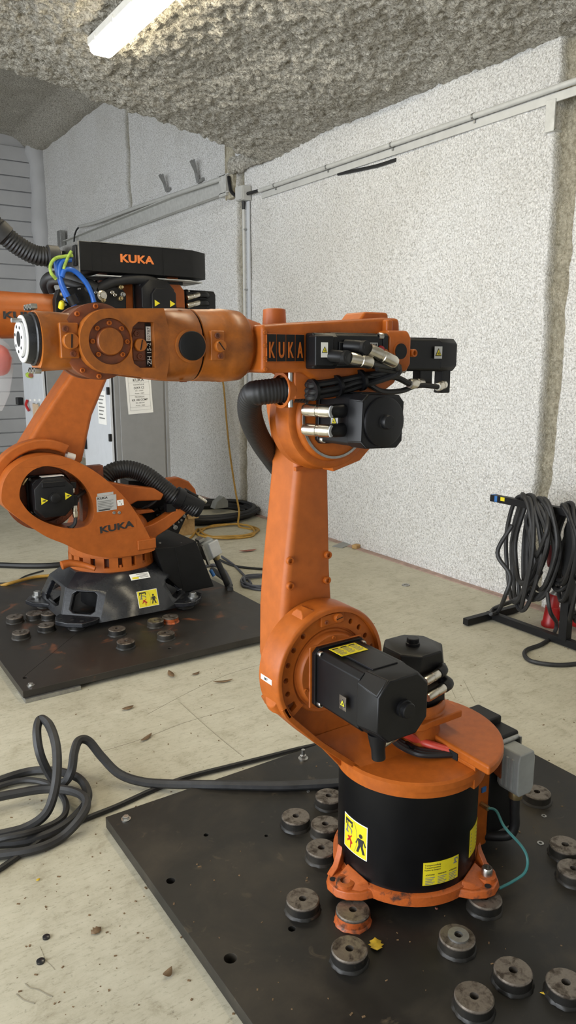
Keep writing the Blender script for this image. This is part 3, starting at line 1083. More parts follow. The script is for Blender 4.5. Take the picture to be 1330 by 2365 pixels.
# ---- link arm
def rsec(z, x0, x1, y0, y1, rl, rr, n=5):
    pts = []
    for cx, cy, r, a0 in ((x1 - rr, y0 + rr, rr, -90), (x1 - rr, y1 - rr, rr, 0), (x0 + rl, y1 - rl, rl, 90), (x0 + rl, y0 + rl, rl, 180)):
        for i in range(n + 1):
            a = math.radians(a0 + 90 * i / n)
            pts.append(V(cx + r * math.cos(a), cy + r * math.sin(a), z))
    return pts


ly0, ly1 = 1.57, 1.70
secs = [(.62, 1.06, 1.18, .05, .05), (.68, 1.035, 1.20, .04, .02), (.76, 1.018, 1.195, .03, .01), (.90, 1.024, 1.182, .022, .006), (1.0, 1.033, 1.174, .02, .006), (1.28, 1.066, 1.164, .02, .006), (1.36, 1.062, 1.175, .02, .012), (1.42, 1.05, 1.19, .02, .03), (1.462, 1.046, 1.18, .02, .04)]
la = obj('link_arm', MB().loft([rsec(z, x0, x1, ly0, ly1, a, b) for z, x0, x1, a, b in secs]), 'orange_satin', R1)
for x, z in ((1.043, 1.045), (1.165, 1.043), (1.044, .977), (1.163, .973)):
    screw('boss_screw', V(x, ly0 + .001, z), WY, .0105, .010, 'orange', la, n=16)
obj('arm_step', MB().box((1.085, ly0 - .004, 1.283), (.055, .012, .01)), 'orange', la)

# ---- elbow hub
A3X, A3Z = 1.12, 1.415
el = obj('elbow_hub', MB().lathe((A3X, 0, A3Z), (0, 1, 0), [(1.575, .12), (1.575, .132), (1.545, .134), (1.538, .128), (1.50, .126), (1.496, .121), (1.496, .108), (1.485, .106), (1.480, .10), (1.480, .02)], 64), 'orange', R1)
obj('stop_lug', MB().prism([(1.12, 1.30), (1.13, 1.278), (1.215, 1.30), (1.255, 1.335), (1.235, 1.365), (1.19, 1.33)], 'Y', 1.50, 1.57), 'orange', el, bevel=.004)
obj('seal_ring', MB().lathe((A3X, 0, A3Z), (0, 1, 0), [(1.482, .100), (1.477, .100), (1.477, .094), (1.482, .094)], 48, cap=False), 'steel_dull', el)
slot_plug('level_plug', PY(757, 1062, 1.545) + V(0, 0, 0), WY, .0135, .014, 'orange', R1, 1.2)
screw('screw', PY(739, 1067, 1.55), WY, .007, .008, 'orange_brown', el)
screw('screw', PY(735, 1075, 1.55), WY, .006, .006, 'paper', el)
m3 = motor(R1, (A3X, 1.478, A3Z + .003), WY, (.035, 0, 1), .175, .061, cap_r=.016, ch=.16, name='elbow_motor', rear_round=True)
for (z, dz) in ((A3Z + .026, 0), (A3Z - .018, 0)):
    y0 = 1.375
    obj('socket', MB().lathe((A3X - .055, y0, z), (-1, 0, 0), [(0, .016), (.03, .016), (.032, .015), (.05, .015)], 18), 'black', m3)
    c = V(A3X - .098, y0, z)
    plug(m3, (c + V(-.004, -.012, 0), c + V(-.038, .048, .002)), .0145)
    obj('end_disc', MB().lathe(c + V(-.004, -.012, 0), (.5, -1, 0), [(0, .0135), (.002, .013)], 20), 'cabinet_pale', m3)
hazard(planar((A3X - .0755, 1.385, A3Z + .004), (0, -1, 0), (0, 0, 1)), .026, .03, R1)

# ---- forearm housing
FZ = 1.585
outl = [(.862, 1.527), (.862, 1.628), (.93, 1.634), (1.20, 1.652), (1.25, 1.652), (1.255, 1.60), (1.25, 1.535), (1.245, 1.50), (1.20, 1.475), (1.03, 1.465), (1.01, 1.505), (.97, 1.527)]
fa = obj('forearm', MB().prism(outl, 'Y', 1.402, 1.555), 'orange', R1, bevel=.010, seg=3)
obj('end_ring', MB().lathe((0, 1.49, FZ), (1, 0, 0), [(.845, .066), (.872, .060), (.90, .052)], 40), 'orange', fa)
for zz in (1.612, 1.585, 1.558, 1.535):
    screw('screw', V(.868, 1.402, zz), (0, -1, 0), .0045, .005, 'orange', fa, n=8, socket=False)
obj('top_boss', MB().lathe((.965, 1.515, 1.625), (0, 0, 1), [(0, .028), (.043, .026), (.045, .020), (.043, .019)], 24), 'orange_satin', fa)
obj('top_lug', MB().prism([(1.165, 1.64), (1.19, 1.668), (1.262, 1.668), (1.268, 1.632)], 'Y', 1.46, 1.54), 'orange', fa, bevel=.006)
obj('side_rib', MB().box((1.205, 1.40, 1.625), (.02, .03, .045)), 'orange', fa, bevel=.006)
mp = obj('motor_plate', MB().prism([(1.36, 1.545), (1.372, 1.527), (1.60, 1.527), (1.60, 1.622), (1.372, 1.622), (1.36, 1.605)], 'X', 1.183, 1.250), 'orange', R1, bevel=.006)
obj('plug_rim', MB().lathe((1.216, 1.360, 1.574), WY, [(-.002, .022), (.002, .022), (.002, .019)], 28), 'orange', mp)
obj('black_plug', MB().lathe((1.216, 1.360, 1.574), WY, [(0, .0185), (.003, .018)], 28), 'black_matte', mp)
for x in (1.172, 1.262):
    screw('eye_screw', V(x, 1.372, 1.570), WY, .0095, .012, 'orange', mp, n=16)
# moulded four-letter badge
badge = obj('badge', MB().box((.9200, 1.4015, 1.580), (.098, .006, .060)), 'orange', R1, bevel=.001)
for i, s in enumerate('KUKA'):
    f2 = planar((.9200 - .0365 + i * .0243, 1.3984, 1.580), (1, 0, 0), (0, 0, 1))
    obj('field', MB().box((.9200 - .0365 + i * .0243, 1.3985, 1.580), (.0222, .002, .057)), 'black_matte', badge)
    text('letter', s, shift(f2, 0, -.003), 'orange', badge, .034, width=.014, depth=.002, bold=.02, lift=.0008)

# rear arm motors
ma = motor(R1, (1.180, 1.402, 1.574), (-1, 0, 0), (0, 0, 1), .205, .039, cap_r=0, ch=.2, name='wrist_motor')
obj('end_box', MB().box((.995, 1.372, 1.574), (.05, .03, .066)), 'black', ma, bevel=.004)
hazard(planar((.993, 1.3565, 1.576), (1, 0, 0), (0, 0, 1)), .018, .032, R1, 'paper')
obj('red_cap', MB().lathe((1.158, 1.363, 1.578), WY, [(0, .009), (.005, .008)], 16), 'red_plug', ma)
st = sticker('type_label', planar((1.132, 1.3615, 1.586), (1, 0, 0), (0, 0, 1)), .03, .014, 'silver_plate', R1)
flat('print', [[(-.008, -.002), (-.003, -.002), (-.003, .003), (-.008, .003)], [(0, -.002), (.003, -.002), (.003, .003), (0, .003)], [(.006, -.002), (.010, -.002), (.010, .003), (.006, .003)]], planar((1.134, 1.3605, 1.588), (1, 0, 0), (0, 0, 1)), 'ink', st)
for (u0, v0, u1, v1, y) in ((800, 826, 858, 838, 1.335), (843, 803, 914, 838, 1.33)):
    a, b = PY(u0, v0, y), PY(u1, v1, y - .01)
    obj('socket', MB().tube([a + V(-.03, .035, .004), a + V(-.012, .012, .002), a], .0145, 14), 'black', ma)
    obj('socket_end', MB().lathe(a + V(-.004, .004, 0), (.2, -1, 0), [(-.012, .0155), (.012, .0155)], 20), 'black_matte', ma)
    plug(ma, (a.lerp(b, .12), b), .0145)
mb2 = motor(R1, (1.250, 1.445, 1.566), (1, 0, 0), (0, 0, 1), .20, .041, cap_r=0, ch=.2, name='wrist_motor')
hazard(planar((1.378, 1.4005, 1.572), (1, 0, 0), (0, 0, 1)), .026, .03, R1)
obj('outlet', MB().box((1.425, 1.43, 1.505), (.03, .03, .07)), 'black', mb2, bevel=.003)
obj('outlet', MB().box((1.355, 1.43, 1.512), (.042, .03, .05)), 'black', mb2, bevel=.003)
a, b = PY(1040, 880, 1.40), PY(983, 880, 1.40)
plug(mb2, (V(1.412, 1.41, 1.492), V(1.365, 1.385, 1.488)), .0115)
plug(mb2, (V(1.335, 1.41, 1.497), V(1.275, 1.39, 1.497)), .0125)
mb3 = motor(R1, (1.250, 1.54, 1.566), (1, 0, 0), (0, 0, 1), .17, .038, cap_r=0, ch=.2, name='wrist_motor')

# ---- hose bracket, hose and cable bundle
hb = obj('hose_bracket', MB().prism([(.955, 1.468), (.955, 1.535), (1.03, 1.535), (1.03, 1.50), (1.0, 1.468)], 'Y', 1.415, 1.50), 'orange_satin', R1, bevel=.004)
hy = 1.455
obj('hose_clamp', MB().lathe((0, hy, 1.487), (1, 0, 0), [(.942, .034), (.942, .041), (.958, .041), (.958, .034)], 28, cap=False), 'orange_satin', hb)
obj('clamp_bolt', MB().cyl((.95, hy - .03, 1.45), (.95, hy - .03, 1.53), .006, n=8), 'steel_dull', hb)
hose = [V(1.005, hy - .012, 1.485), V(.96, hy, 1.487), PY(605, 906, 1.475), PY(582, 913, 1.50), PY(576, 945, 1.54), PY(586, 985, 1.60), PY(606, 1025, 1.67), PY(634, 1066, 1.74), PY(668, 1115, 1.775), PY(690, 1180, 1.775)]
obj('hose', MB().corrugated(hose, .0285, .0075, 18, .02), 'rubber', R1)
start = V(1.0, hy - .015, 1.485)
ends = [(PY(914, 838, 1.32), 0), (PY(858, 838, 1.325), 1), (V(1.275, 1.39, 1.497), 2), (V(1.365, 1.385, 1.488), 3), (PY(920, 845, 1.35), 4), (PY(870, 850, 1.36), 5)]
for e, i in ends:
    off = V(0, .012 * math.cos(i * 1.1), .015 * math.sin(i * 1.1))
    y = 1.40
    pts = [start + off + V(0, 0, 0), PY(720, 902, y) + off, PY(775, 893, y) + off, PY(830, 880, y) + off * .8]
    if i == 3:
        pts += [PY(880, 903, y), PY(925, 903, y), PY(965, 890, y - .005)]
    elif i == 2:
        pts += [PY(880, 877, y) + off * .6, PY(915, 872, y)]
    else:
        pts += [PY(885, 868, y - .02) + off * .5, PY(918, 856, y - .04) + off * .4]
    obj('cable', MB().tube(pts + [e], .0075 if i != 3 else .0065, 8), 'rubber', R1)
for u in (722, 778, 832):
    v = {722: 902, 778: 893, 832: 880}[u]
    c = PY(u, v, 1.40)
    obj('cable_tie', MB().lathe(c - V(.004, 0, -.001), (1, 0, .15), [(0, .025), (.008, .025)], 20), 'black', R1)

# ---- in-line wrist
wr = obj('wrist_tube', MB().lathe((0, 1.49, FZ), (1, 0, 0), [(.860, .058), (.855, .069), (.845, .0755), (.802, .0785), (.800, .0772), (.786, .0775), (.783, .0765), (.735, .0750), (.7325, .070)], 56), 'orange_grimy', R1)
obj('lip_ring', MB().lathe((0, 1.49, FZ), (1, 0, 0), [(.729, .066), (.7325, .073), (.736, .066)], 48), 'black', wr)


def wsec(x, hy_, hz, p, dz=0.0):
    n = 32
    pts = []
    for i in range(n):
        a = 2 * PI * i / n
        c, s = math.cos(a), math.sin(a)
        pts.append(V(x, 1.49 + hy_ * math.copysign(abs(c) ** (2 / p), c), FZ + dz + hz * math.copysign(abs(s) ** (2 / p), s)))
    return pts


obj('wrist_body', MB().loft([wsec(.729, .0745, .0745, 2.0), wsec(.727, .076, .0755, 2.0), wsec(.705, .0755, .0755, 2.3), wsec(.675, .074, .074, 3.2), wsec(.650, .072, .072, 4.5), wsec(.640, .070, .070, 5)]), 'orange_grimy', R1, smooth=50)
A5X, A5Z = .533, 1.590
for sgn in (-1, 1):
    y0, y1 = (1.418, 1.444) if sgn < 0 else (1.536, 1.562)
    pts = [(.645, 1.515), (.66, 1.585), (.645, 1.655)]
    for i in range(17):
        a = math.radians(88 + i * (184 / 16))
        pts.append((A5X + .061 * math.cos(a), A5Z + .061 * math.sin(a)))
    pts.append((.585, 1.523))
    rec = [(.575 + .0, 1.560), (.578, 1.548), (.590, 1.540), (.622, 1.540), (.622, 1.628), (.590, 1.628), (.578, 1.618), (.575, 1.606)] if sgn < 0 else None
    fk = cut_plate('fork_arm', pts, [circle(A5X, A5Z, .0435, 40)] + ([rec] if rec else []), y0, y1, XZ, 'orange_grimy', R1, bevel=.006, seg=3)
    yy = y0 if sgn < 0 else y1
    dirn = WY if sgn < 0 else -WY
    obj('bearing_cover', MB().lathe((A5X, yy - dirn.y * .008, A5Z), dirn, [(-.004, .043), (.0, .043), (.0, .028), (.004, .027), (.006, .025)], 40), 'orange_brown', fk)
    obj('cover_cap', MB().lathe((A5X, yy - dirn.y * .008, A5Z), dirn, [(.0, .0255), (.0065, .0255), (.008, .024)], 36), 'orange_grimy', fk)
    for i in range(8):
        if i == 6:
            continue
        a = math.radians(i * 45)
        screw('screw', V(A5X + .0345 * math.cos(a), yy - dirn.y * .008, A5Z + .0345 * math.sin(a)), dirn, .0048, .005, 'orange', fk, n=10)
# recess floor, filler plug, type tag
rb = obj('recess_floor', MB().box((.60, 1.4365, 1.584), (.052, .004, .092)), 'orange_brown', R1)
obj('plug_block', MB().box((.594, 1.433, 1.584), (.026, .006, .062)), 'orange_brown', rb, bevel=.002)
slot_plug('filler_plug', (.595, 1.431, 1.584), WY, .0125, .012, 'orange_grimy', R1, 1.35)
for z in (1.606, 1.562):
    screw('screw', V(.590 + (.005 if z < 1.58 else 0), 1.431, z), WY, .006, .004, 'orange_brown', rb)
tagp = sticker('type_plate', planar((.616, 1.4335, 1.584), (0, 0, 1), (-1, 0, 0)), .084, .0125, 'black_matte', R1)
text('print', '\u00b7ZH 15-2', planar((.616, 1.4325, 1.566), (0, 0, 1), (-1, 0, 0)), 'paper', tagp, .009, width=.045)
w2 = planar((.616, 1.4325, 1.606), (0, 0, 1), (-1, 0, 0))
flat('number_field', [[(-.014, -.005), (.014, -.005), (.014, .005), (-.014, .005)]], w2, 'paper', tagp)
text('number', '02787', shift(w2, 0, 0, .0006), 'ink_grey', tagp, .006, width=.024)
# big round blanking plug and second filler plug
bp = obj('blanking_plug', MB().lathe((.700, 1.4165, 1.583), WY, [(0, .034), (.004, .034), (.005, .031)], 40), 'orange_grimy', R1)
obj('rubber_face', MB().lathe((.700, 1.4115, 1.583), WY, [(0, .029), (.006, .029), (.0075, .027)], 40), 'black_matte', bp)
pb = obj('plug_block', MB().box((.760, 1.4165, 1.584), (.032, .012, .06)), 'orange_grimy', R1, bevel=.002)
slot_plug('filler_plug', (.763, 1.411, 1.583), WY, .0125, .011, 'orange_grimy', R1, -.9)
for z in (1.604, 1.563):
    screw('screw', V(.758 + (.006 if z < 1.58 else 0), 1.4105, z), WY, .0062, .004, 'orange_brown', pb)
for sz in (1, -1):
    mb = MB().prism([(.69, 0), (.707, .0), (.699, .010)], 'Z', 0, .002)
    o = MB()
    o.v = [V(p.x, 1.452 + p.y, FZ + sz * (.0735 + p.z)) for p in mb.v]
    o.f = mb.f
    obj('arrow_mark', o, 'orange_brown', wr)

# wrist joint between the fork arms
wj = obj('wrist_joint', MB().lathe((A5X - .012, 0, A5Z), (0, 1, 0), [(1.446, .066), (1.449, .073), (1.462, .073), (1.464, .070), (1.516, .070), (1.518, .073), (1.531, .073), (1.534, .066)], 56), 'orange_brown', R1)
for ang in (60, 95, 130, 165, 200, 235, 265, 300):
    a = math.radians(ang)
    screw('screw', V(A5X - .012 + .066 * math.cos(a), 1.4465, A5Z + .066 * math.sin(a)), WY, .0048, .005, 'orange', wj)
hd = obj('hand_body', MB().loft([wsec(.505, .040, .050, 3.5, .005), wsec(.47, .046, .0535, 3.5, .005), wsec(.432, .048, .0555, 3.2, .005), wsec(.425, .052, .056, 2.2, .005), wsec(.414, .056, .057, 2.0, .005), wsec(.409, .056, .057, 2.0, .005)]), 'orange_grimy', R1, smooth=45)
obj('side_block', MB().box((.4585, 1.442, 1.591), (.036, .016, .066)), 'orange_grimy', hd, bevel=.003)
slot_plug('filler_plug', (.459, 1.436, 1.590), WY, .0155, .012, 'orange_grimy', R1, 1.5)
for dx, z in ((-.008, 1.612), (.004, 1.567)):
    screw('screw', V(.459 + dx, 1.434, z), WY, .0065, .003, 'orange_brown', hd)
fl = obj('tool_flange', MB().lathe((0, 1.49, 1.594), (-1, 0, 0), [(-.409, .050), (-.403, .050), (-.401, .0465), (-.387, .0445), (-.385, .043), (-.385, .034), (-.389, .033)], 48), 'castiron', R1)
obj('flange_face', MB().lathe((0, 1.49, 1.594), (-1, 0, 0), [(-.389, .033), (-.380, .0325), (-.379, .031), (-.379, .0148), (-.389, .0148)], 44), 'bright_face', fl)
obj('flange_rim', MB().lathe((0, 1.49, 1.594), (-1, 0, 0), [(-.3868, .0442), (-.3845, .0435), (-.3845, .0352), (-.3868, .0345)], 48, cap=False), 'bright_face', fl)
obj('bore', MB().lathe((0, 1.49, 1.594), (-1, 0, 0), [(-.390, .0145), (-.3795, .0145)], 28), 'hole', fl)
for i in range(7):
    a = math.radians(i * 51.4 + 20)
    obj('tapped_hole', MB().lathe((.3789, 1.49 + .0235 * math.cos(a), 1.594 + .0235 * math.sin(a)), (-1, 0, 0), [(0, .0032), (.0006, .0032)], 10), 'hole', fl)
obj('pin', MB().cyl((.386, 1.482, 1.6275), (.366, 1.480, 1.6275), .0042, n=10), 'steel_dull', fl)
for sz in (1, -1):
    for yy in (1.466, 1.486, 1.506):
        screw('flange_screw', V(.410, yy, 1.594 + sz * .0585), (-1, 0, 0), .0058, .012, 'steel', fl)

# ---- rear connection box
rh = obj('rear_bracket', MB().box((1.645, 1.49, .245), (.075, .15, .36)), 'orange', R1, bevel=.004)
obj('blue_tag', MB().box((1.655, 1.413, .262), (.018, .004, .016)), 'bluepaint', rh)
obj('grounding_stud', MB().cyl((1.648, 1.415, .215), (1.648, 1.385, .215), .008, n=8), 'brass', rh)
bx = obj('connection_box', MB().box((1.745, 1.50, .25), (.125, .17, .33)), 'black_matte', R1, bevel=.008)
obj('top_cover', MB().box((1.745, 1.53, .425), (.11, .10, .03)), 'black_matte', bx, bevel=.006)
c0 = V(1.745, 1.36, .325)
hood = obj('plug_hood', MB().loft([[V(c0.x + sx * w, c0.y + y, z) for sx, y in ((-1, .05), (1, .05), (1, -.03), (-1, -.03))] for z, w in ((.255, .026), (.275, .038), (.37, .038), (.395, .03))]), 'grey_plastic', bx, bevel=.005)
for dx in (-.02, 0, .02):
    obj('hood_rib', MB().box((c0.x - .039, c0.y + .012 + dx, .325), (.006, .008, .10)), 'grey_plastic', bx, bevel=.001)
obj('locking_lever', MB().cyl((c0.x - .05, c0.y + .05, .40), (c0.x + .05, c0.y + .05, .40), .008, n=12).box((c0.x + .048, c0.y + .045, .38), (.006, .02, .05)), 'steel_dull', bx)
obj('locking_plate', MB().prism([(1.385, .40), (1.43, .40), (1.43, .34), (1.42, .31), (1.385, .30)], 'X', c0.x - .052, c0.x - .047), 'orange_brown', bx)
obj('gland', MB().lathe((c0.x, c0.y + .006, .258), (0, 0, -1), [(0, .02), (.012, .022), (.028, .021), (.03, .016)], 12), 'brass', bx)
obj('cable', MB().tube([V(c0.x, c0.y + .006, .24), V(c0.x + .002, c0.y + .006, .18), V(c0.x + .004, c0.y + .004, .135), V(c0.x - .01, c0.y + .012, .10), V(c0.x - .05, c0.y + .05, .09), V(c0.x - .08, c0.y + .12, .075)], .0155, 12), 'rubber', bx)
gw = [V(1.648, 1.39, .215), V(1.66, 1.365, .214), PZ(1165, 1910, .20), PZ(1205, 1955, .16), PZ(1218, 1985, .13), PZ(1212, 2015, .105), PZ(1185, 2035, .09), PZ(1152, 2052, .083)]
obj('ground_wire', MB().tube(gw, .0042, 8), 'teal', R1)
# cables on the turntable
obj('red_cable', MB().tube([PZ(905, 1672, .56), PZ(930, 1690, .53), PZ(965, 1710, .485), PZ(1005, 1724, .475), V(XC + .01, 1.372, .468)], .0125, 10), 'red_hose', R1)
for k in (0, 1, 2):
    obj('cable', MB().tube([PZ(893, 1680 + k * 4, .54), PZ(915, 1705 + k * 6, .50), PZ(950, 1725 + k * 6, .472), PZ(985, 1735 + k * 5, .468), V(XC + .01, 1.375 - .008 * k, .463)], .008, 8), 'rubber', R1)
obj('cable_tie', MB().box(PZ(945, 1727, .475), (.012, .03, .026)), 'black', R1)

# ---- stickers on the drum
def person(fn, s):
    return [[(x * s, y * s) for x, y in l] for l in (
        [(.10 * math.cos(a), .82 + .10 * math.sin(a)) for a in [2 * PI * i / 12 for i in range(12)]],
        [(-.16, .68), (.16, .68), (.12, .34), (-.12, .34)],
        [(-.12, .68), (-.16, .68), (-.30, .40), (-.24, .37)], [(.12, .68), (.16, .68), (.30, .42), (.24, .39)],
        [(-.12, .36), (.0, .36), (-.12, 0), (-.24, 0)], [(0, .36), (.12, .36), (.24, .02), (.12, 0)])]


def danger_sticker(fn, w, h, parent, nx=1):
    st = sticker('hazard_sticker', fn, w, h, 'paper', parent, nx)
    sticker('yellow_field', shift(fn, 0, 0, .0005), w * .955, h * .95, 'yellow', st, nx)
    fn = shift(fn, 0, 0, .0007)
    flat('walking_figure', person(fn, h * .62), shift(fn, w * .27, -h * .36), 'ink', st, lift=.0009)
    arc = []
    for i in range(10):
        t = -1.1 + i * .24
        arc.append([(w * (-.08 + .2 * math.cos(t + d)), h * .46 * math.sin(t + d)) for d in (0, .24)])
    flat('range_arc', [[p, (p[0] + w * .006, p[1]), (q[0] + w * .006, q[1]), q] for p, q in arc], fn, 'ink_grey', st, lift=.0009)
    flat('fallen_figure', [[(-.30 * w, -.10 * h), (-.22 * w, -.06 * h), (-.06 * w, -.22 * h), (-.10 * w, -.27 * h)], [(-.32 * w, -.22 * h), (-.2 * w, -.12 * h), (-.18 * w, -.16 * h), (-.3 * w, -.27 * h)],
                           [(-.16 * w, -.2 * h), (-.12 * w, -.2 * h), (-.14 * w, -.4 * h), (-.17 * w, -.4 * h)], [(-.2 * w, -.08 * h), (-.1 * w, 0), (-.09 * w, -.03 * h), (-.17 * w, -.12 * h)]], fn, 'ink_red', st, lift=.0009)
    flat('robot_figure', [[(-.36 * w, .05 * h), (-.30 * w, .05 * h), (-.28 * w, .22 * h), (-.33 * w, .22 * h)], [(-.32 * w, .2 * h), (-.1 * w, .12 * h), (-.1 * w, .16 * h), (-.31 * w, .25 * h)], [(-.14 * w, .14 * h), (-.08 * w, .14 * h), (-.10 * w, .02 * h)], [(-.4 * w, .0), (-.26 * w, .0), (-.27 * w, .05 * h), (-.39 * w, .05 * h)]], fn, 'ink_grey', st, lift=.0009)
    flat('robot_arm_figure', [[(-.40 * w, .22 * h), (-.37 * w, .22 * h), (-.36 * w, .40 * h), (-.40 * w, .40 * h)], [(-.38 * w, .33 * h), (-.08 * w, .33 * h), (-.06 * w, .40 * h), (-.38 * w, .41 * h)], [(-.12 * w, .24 * h), (-.07 * w, .24 * h), (-.06 * w, .34 * h), (-.10 * w, .34 * h)], [(-.32 * w, .18 * h), (-.29 * w, .18 * h), (-.28 * w, .33 * h), (-.31 * w, .33 * h)]], fn, 'ink', st, lift=.0009)
    return st


def ang_of(u, v, z0):
    best = None
    for i in range(720):
        a = 2 * PI * i / 720
        p = V(AX + .204 * math.cos(a), AY + .204 * math.sin(a), 0)
        d = Vector((p.x, p.y, 0))
        if (V(math.cos(a), math.sin(a), 0)).dot(d) > 0:
            continue
        r = ray(u, v)
        e = abs(math.atan2(r.x, r.y) - math.atan2(p.x, p.y))
        if best is None or e < best[0]:
            best = (e, a)
    return best[1]


a1 = ang_of(818, 1950, .2)
danger_sticker(on_cyl(AX, AY, .232, .2037, a1), .098, .105, R1, nx=12)
a2 = ang_of(1021, 2000, .2)
fn = on_cyl(AX, AY, .176, .2037, a2)
st = sticker('transport_sticker', fn, .112, .070, 'yellow', R1, nx=12)
for i, s in enumerate(('Transportstellung', 'Transport position', 'Position de transport')):
    text('print', s, shift(fn, -.052, .027 - .0075 * i), 'ink', st, .0048, width=.047, lift=.0009, depth=.0003, center=False)
for k, s in enumerate(('ACHTUNG!', 'WARNING!', 'ATTENTION!')):
    text('print', s, shift(fn, -.036 + .036 * k, -.003), 'ink', st, .0042, width=.026, lift=.0009, depth=.0003, bold=.01)
    for j in range(5):
        flat('text_line', [[(-.049 + .036 * k, -.0105 - .005 * j), (-.022 + .036 * k - .004 * (j % 3), -.0105 - .005 * j), (-.022 + .036 * k - .004 * (j % 3), -.0125 - .005 * j), (-.049 + .036 * k, -.0125 - .005 * j)]], fn, 'ink_grey', st, lift=.0009)
flat('robot_figure', [[(.036, .014), (.050, .014), (.048, .018), (.038, .018)], [(.041, .018), (.046, .018), (.043, .028), (.039, .027)], [(.039, .026), (.051, .029), (.050, .032), (.039, .030)], [(.048, .029), (.052, .029), (.051, .022)]], fn, 'ink_grey', st, lift=.0009)
a3 = ang_of(1092, 1960, .2)
fn = on_cyl(AX, AY, .215, .2037, a3 + .045)
st = sticker('notice_sticker', fn, .075, .085, 'yellow', R1, nx=10)
for j in range(6):
    flat('text_line', [[(-.032, .03 - .011 * j), (.02, .03 - .011 * j), (.02, .027 - .011 * j), (-.032, .027 - .011 * j)]], fn, 'ink_grey', st, lift=.0009)

# ================================================================ REAR STEEL PLATE
PT2 = 0.055
hole2 = [(392, 1497, .010), (58, 1565, .011)]
P2 = steel_plate('steel_base_plate', 0.765, 2.33, 3.365, 5.18, 0.02, PT2, 'plate_rust',
                 'rust-streaked steel floor plate under the robot that carries the black box', [(*PZ(u, v, PT2)[:2], r) for u, v, r in hole2], (1.55, 4.3))
for x, y in ((.90, 3.42), (2.2, 3.5), (.9, 5.0), (2.2, 5.05), (1.5, 4.3)):
    obj('shim', MB().box((x, y, .0105), (.26, .14, .019)), 'steel_dull', P2)
for u, v in ((34, 1423), (79, 1415), (113, 1415), (107, 1442), (48, 1459), (270, 1451), (359, 1432), (383, 1461), (290, 1480)):
    q = PZ(u, v, PT2 + .035)
    weld_disc(P2, V(q.x, q.y, PT2), .047, .035)
q = PZ(393, 1423, PT2 + .035)
weld_disc(P2, V(q.x, q.y, PT2), .047, .035, 'disc', side='disc_paint')
hexbolt('anchor_bolt', PZ(71, 1583, PT2), (0, 0, 1), .012, .012, 'steel', P2)

# ================================================================ REAR ROBOT
BX, BY = 1.58, 4.36
R2 = thing('industrial_robot', (BX, BY, PT2), 'larger orange robot arm on a black cast base, black box on its elbow', 'robot', 'orange robot arms')
zb, zc, ztop = .092, .255, .325


def octo(d, h, z):
    return [V(BX + x, BY + y, z) for x, y in ((-h, -d), (h, -d), (d, -h), (d, h), (h, d), (-h, d), (-d, h), (-d, -h))]


lo, mid_, up_ = octo(.405, .235, zb), octo(.345, .165, zc), octo(.262, .110, ztop)
mb = MB()
inner = MB()
for i in range(8):
    j = (i + 1) % 8
    a, b, c, d = lo[i], lo[j], mid_[j], mid_[i]
    if i in (0,):
        mb.add([a, b, c, d], [(0, 1, 2, 3)])
    else:
        def uv(s, t):
            return (a * (1 - s) + b * s) * (1 - t) + (d * (1 - s) + c * s) * t
        n = (b - a).cross(d - a).normalized()
        o4 = [a, b, c, d]
        ins = [uv(.30, .24), uv(.70, .24), uv(.80, .34), uv(.78, .84), uv(.70, .92), uv(.30, .92), uv(.22, .84), uv(.20, .34)]
        dep = [p - n * .03 for p in ins]
        out8 = [a, b, b.lerp(c, .33), b.lerp(c, .8), c, d, d.lerp(a, .2), d.lerp(a, .67)]
        mb.add(out8 + ins, [(k, (k + 1) % 8, 8 + (k + 1) % 8, 8 + k) for k in range(8)])
        mb.add(ins + dep, [(k, (k + 1) % 8, 8 + (k + 1) % 8, 8 + k) for k in range(8)])
for i in range(8):
    j = (i + 1) % 8
    mb.add([mid_[i], mid_[j], up_[j], up_[i]], [(0, 1, 2, 3)])
mb.add(up_, [tuple(range(8))])
base2 = obj('cast_base', mb, 'castiron', R2, bevel=.009, seg=3, smooth=30)
obj('inner_drum', MB().lathe((BX, BY, zb), (0, 0, 1), [(0, .20), (ztop - zb, .18)], 32), 'black_matte', base2)
for k, (sx, sy, has) in enumerate(((-1, -1, 0), (1, -1, 1), (-1, 1, 1), (1, 1, 1))):
    c = V(BX + sx * .375, BY + sy * .35, 0)
    if (sx, sy) == (-1, 1):
        c = V(1.165, 4.56, 0)
    d = V(sx, sy * .9, 0).normalized()
    s = V(-d.y, d.x, 0)
    pts = [c + d * r + s * w for r, w in ((-.14, -.13), (-.03, -.125), (.035, -.085), (.05, 0), (.035, .085), (-.03, .125), (-.14, .13))]
    lug = obj('foot_lug', MB().loft([[p + V(0, 0, zb) for p in pts], [p + V(0, 0, zb + .028) for p in pts]]), 'castiron', R2, bevel=.006)
    weld_disc(P2, V(c.x - d.x * .05, c.y - d.y * .05, PT2), .047, .035)
    for w in (-.075, 0, .06):
        q = c + s * w + V(0, 0, zb + .028)
        if has and w == 0:
            hexbolt('anchor_bolt', q, (0, 0, 1), .021, .03, 'steel_dull', lug)
        else:
            obj('bolt_hole', MB().lathe(q, (0, 0, 1), [(0, .012), (.001, .012)], 12), 'hole', lug)
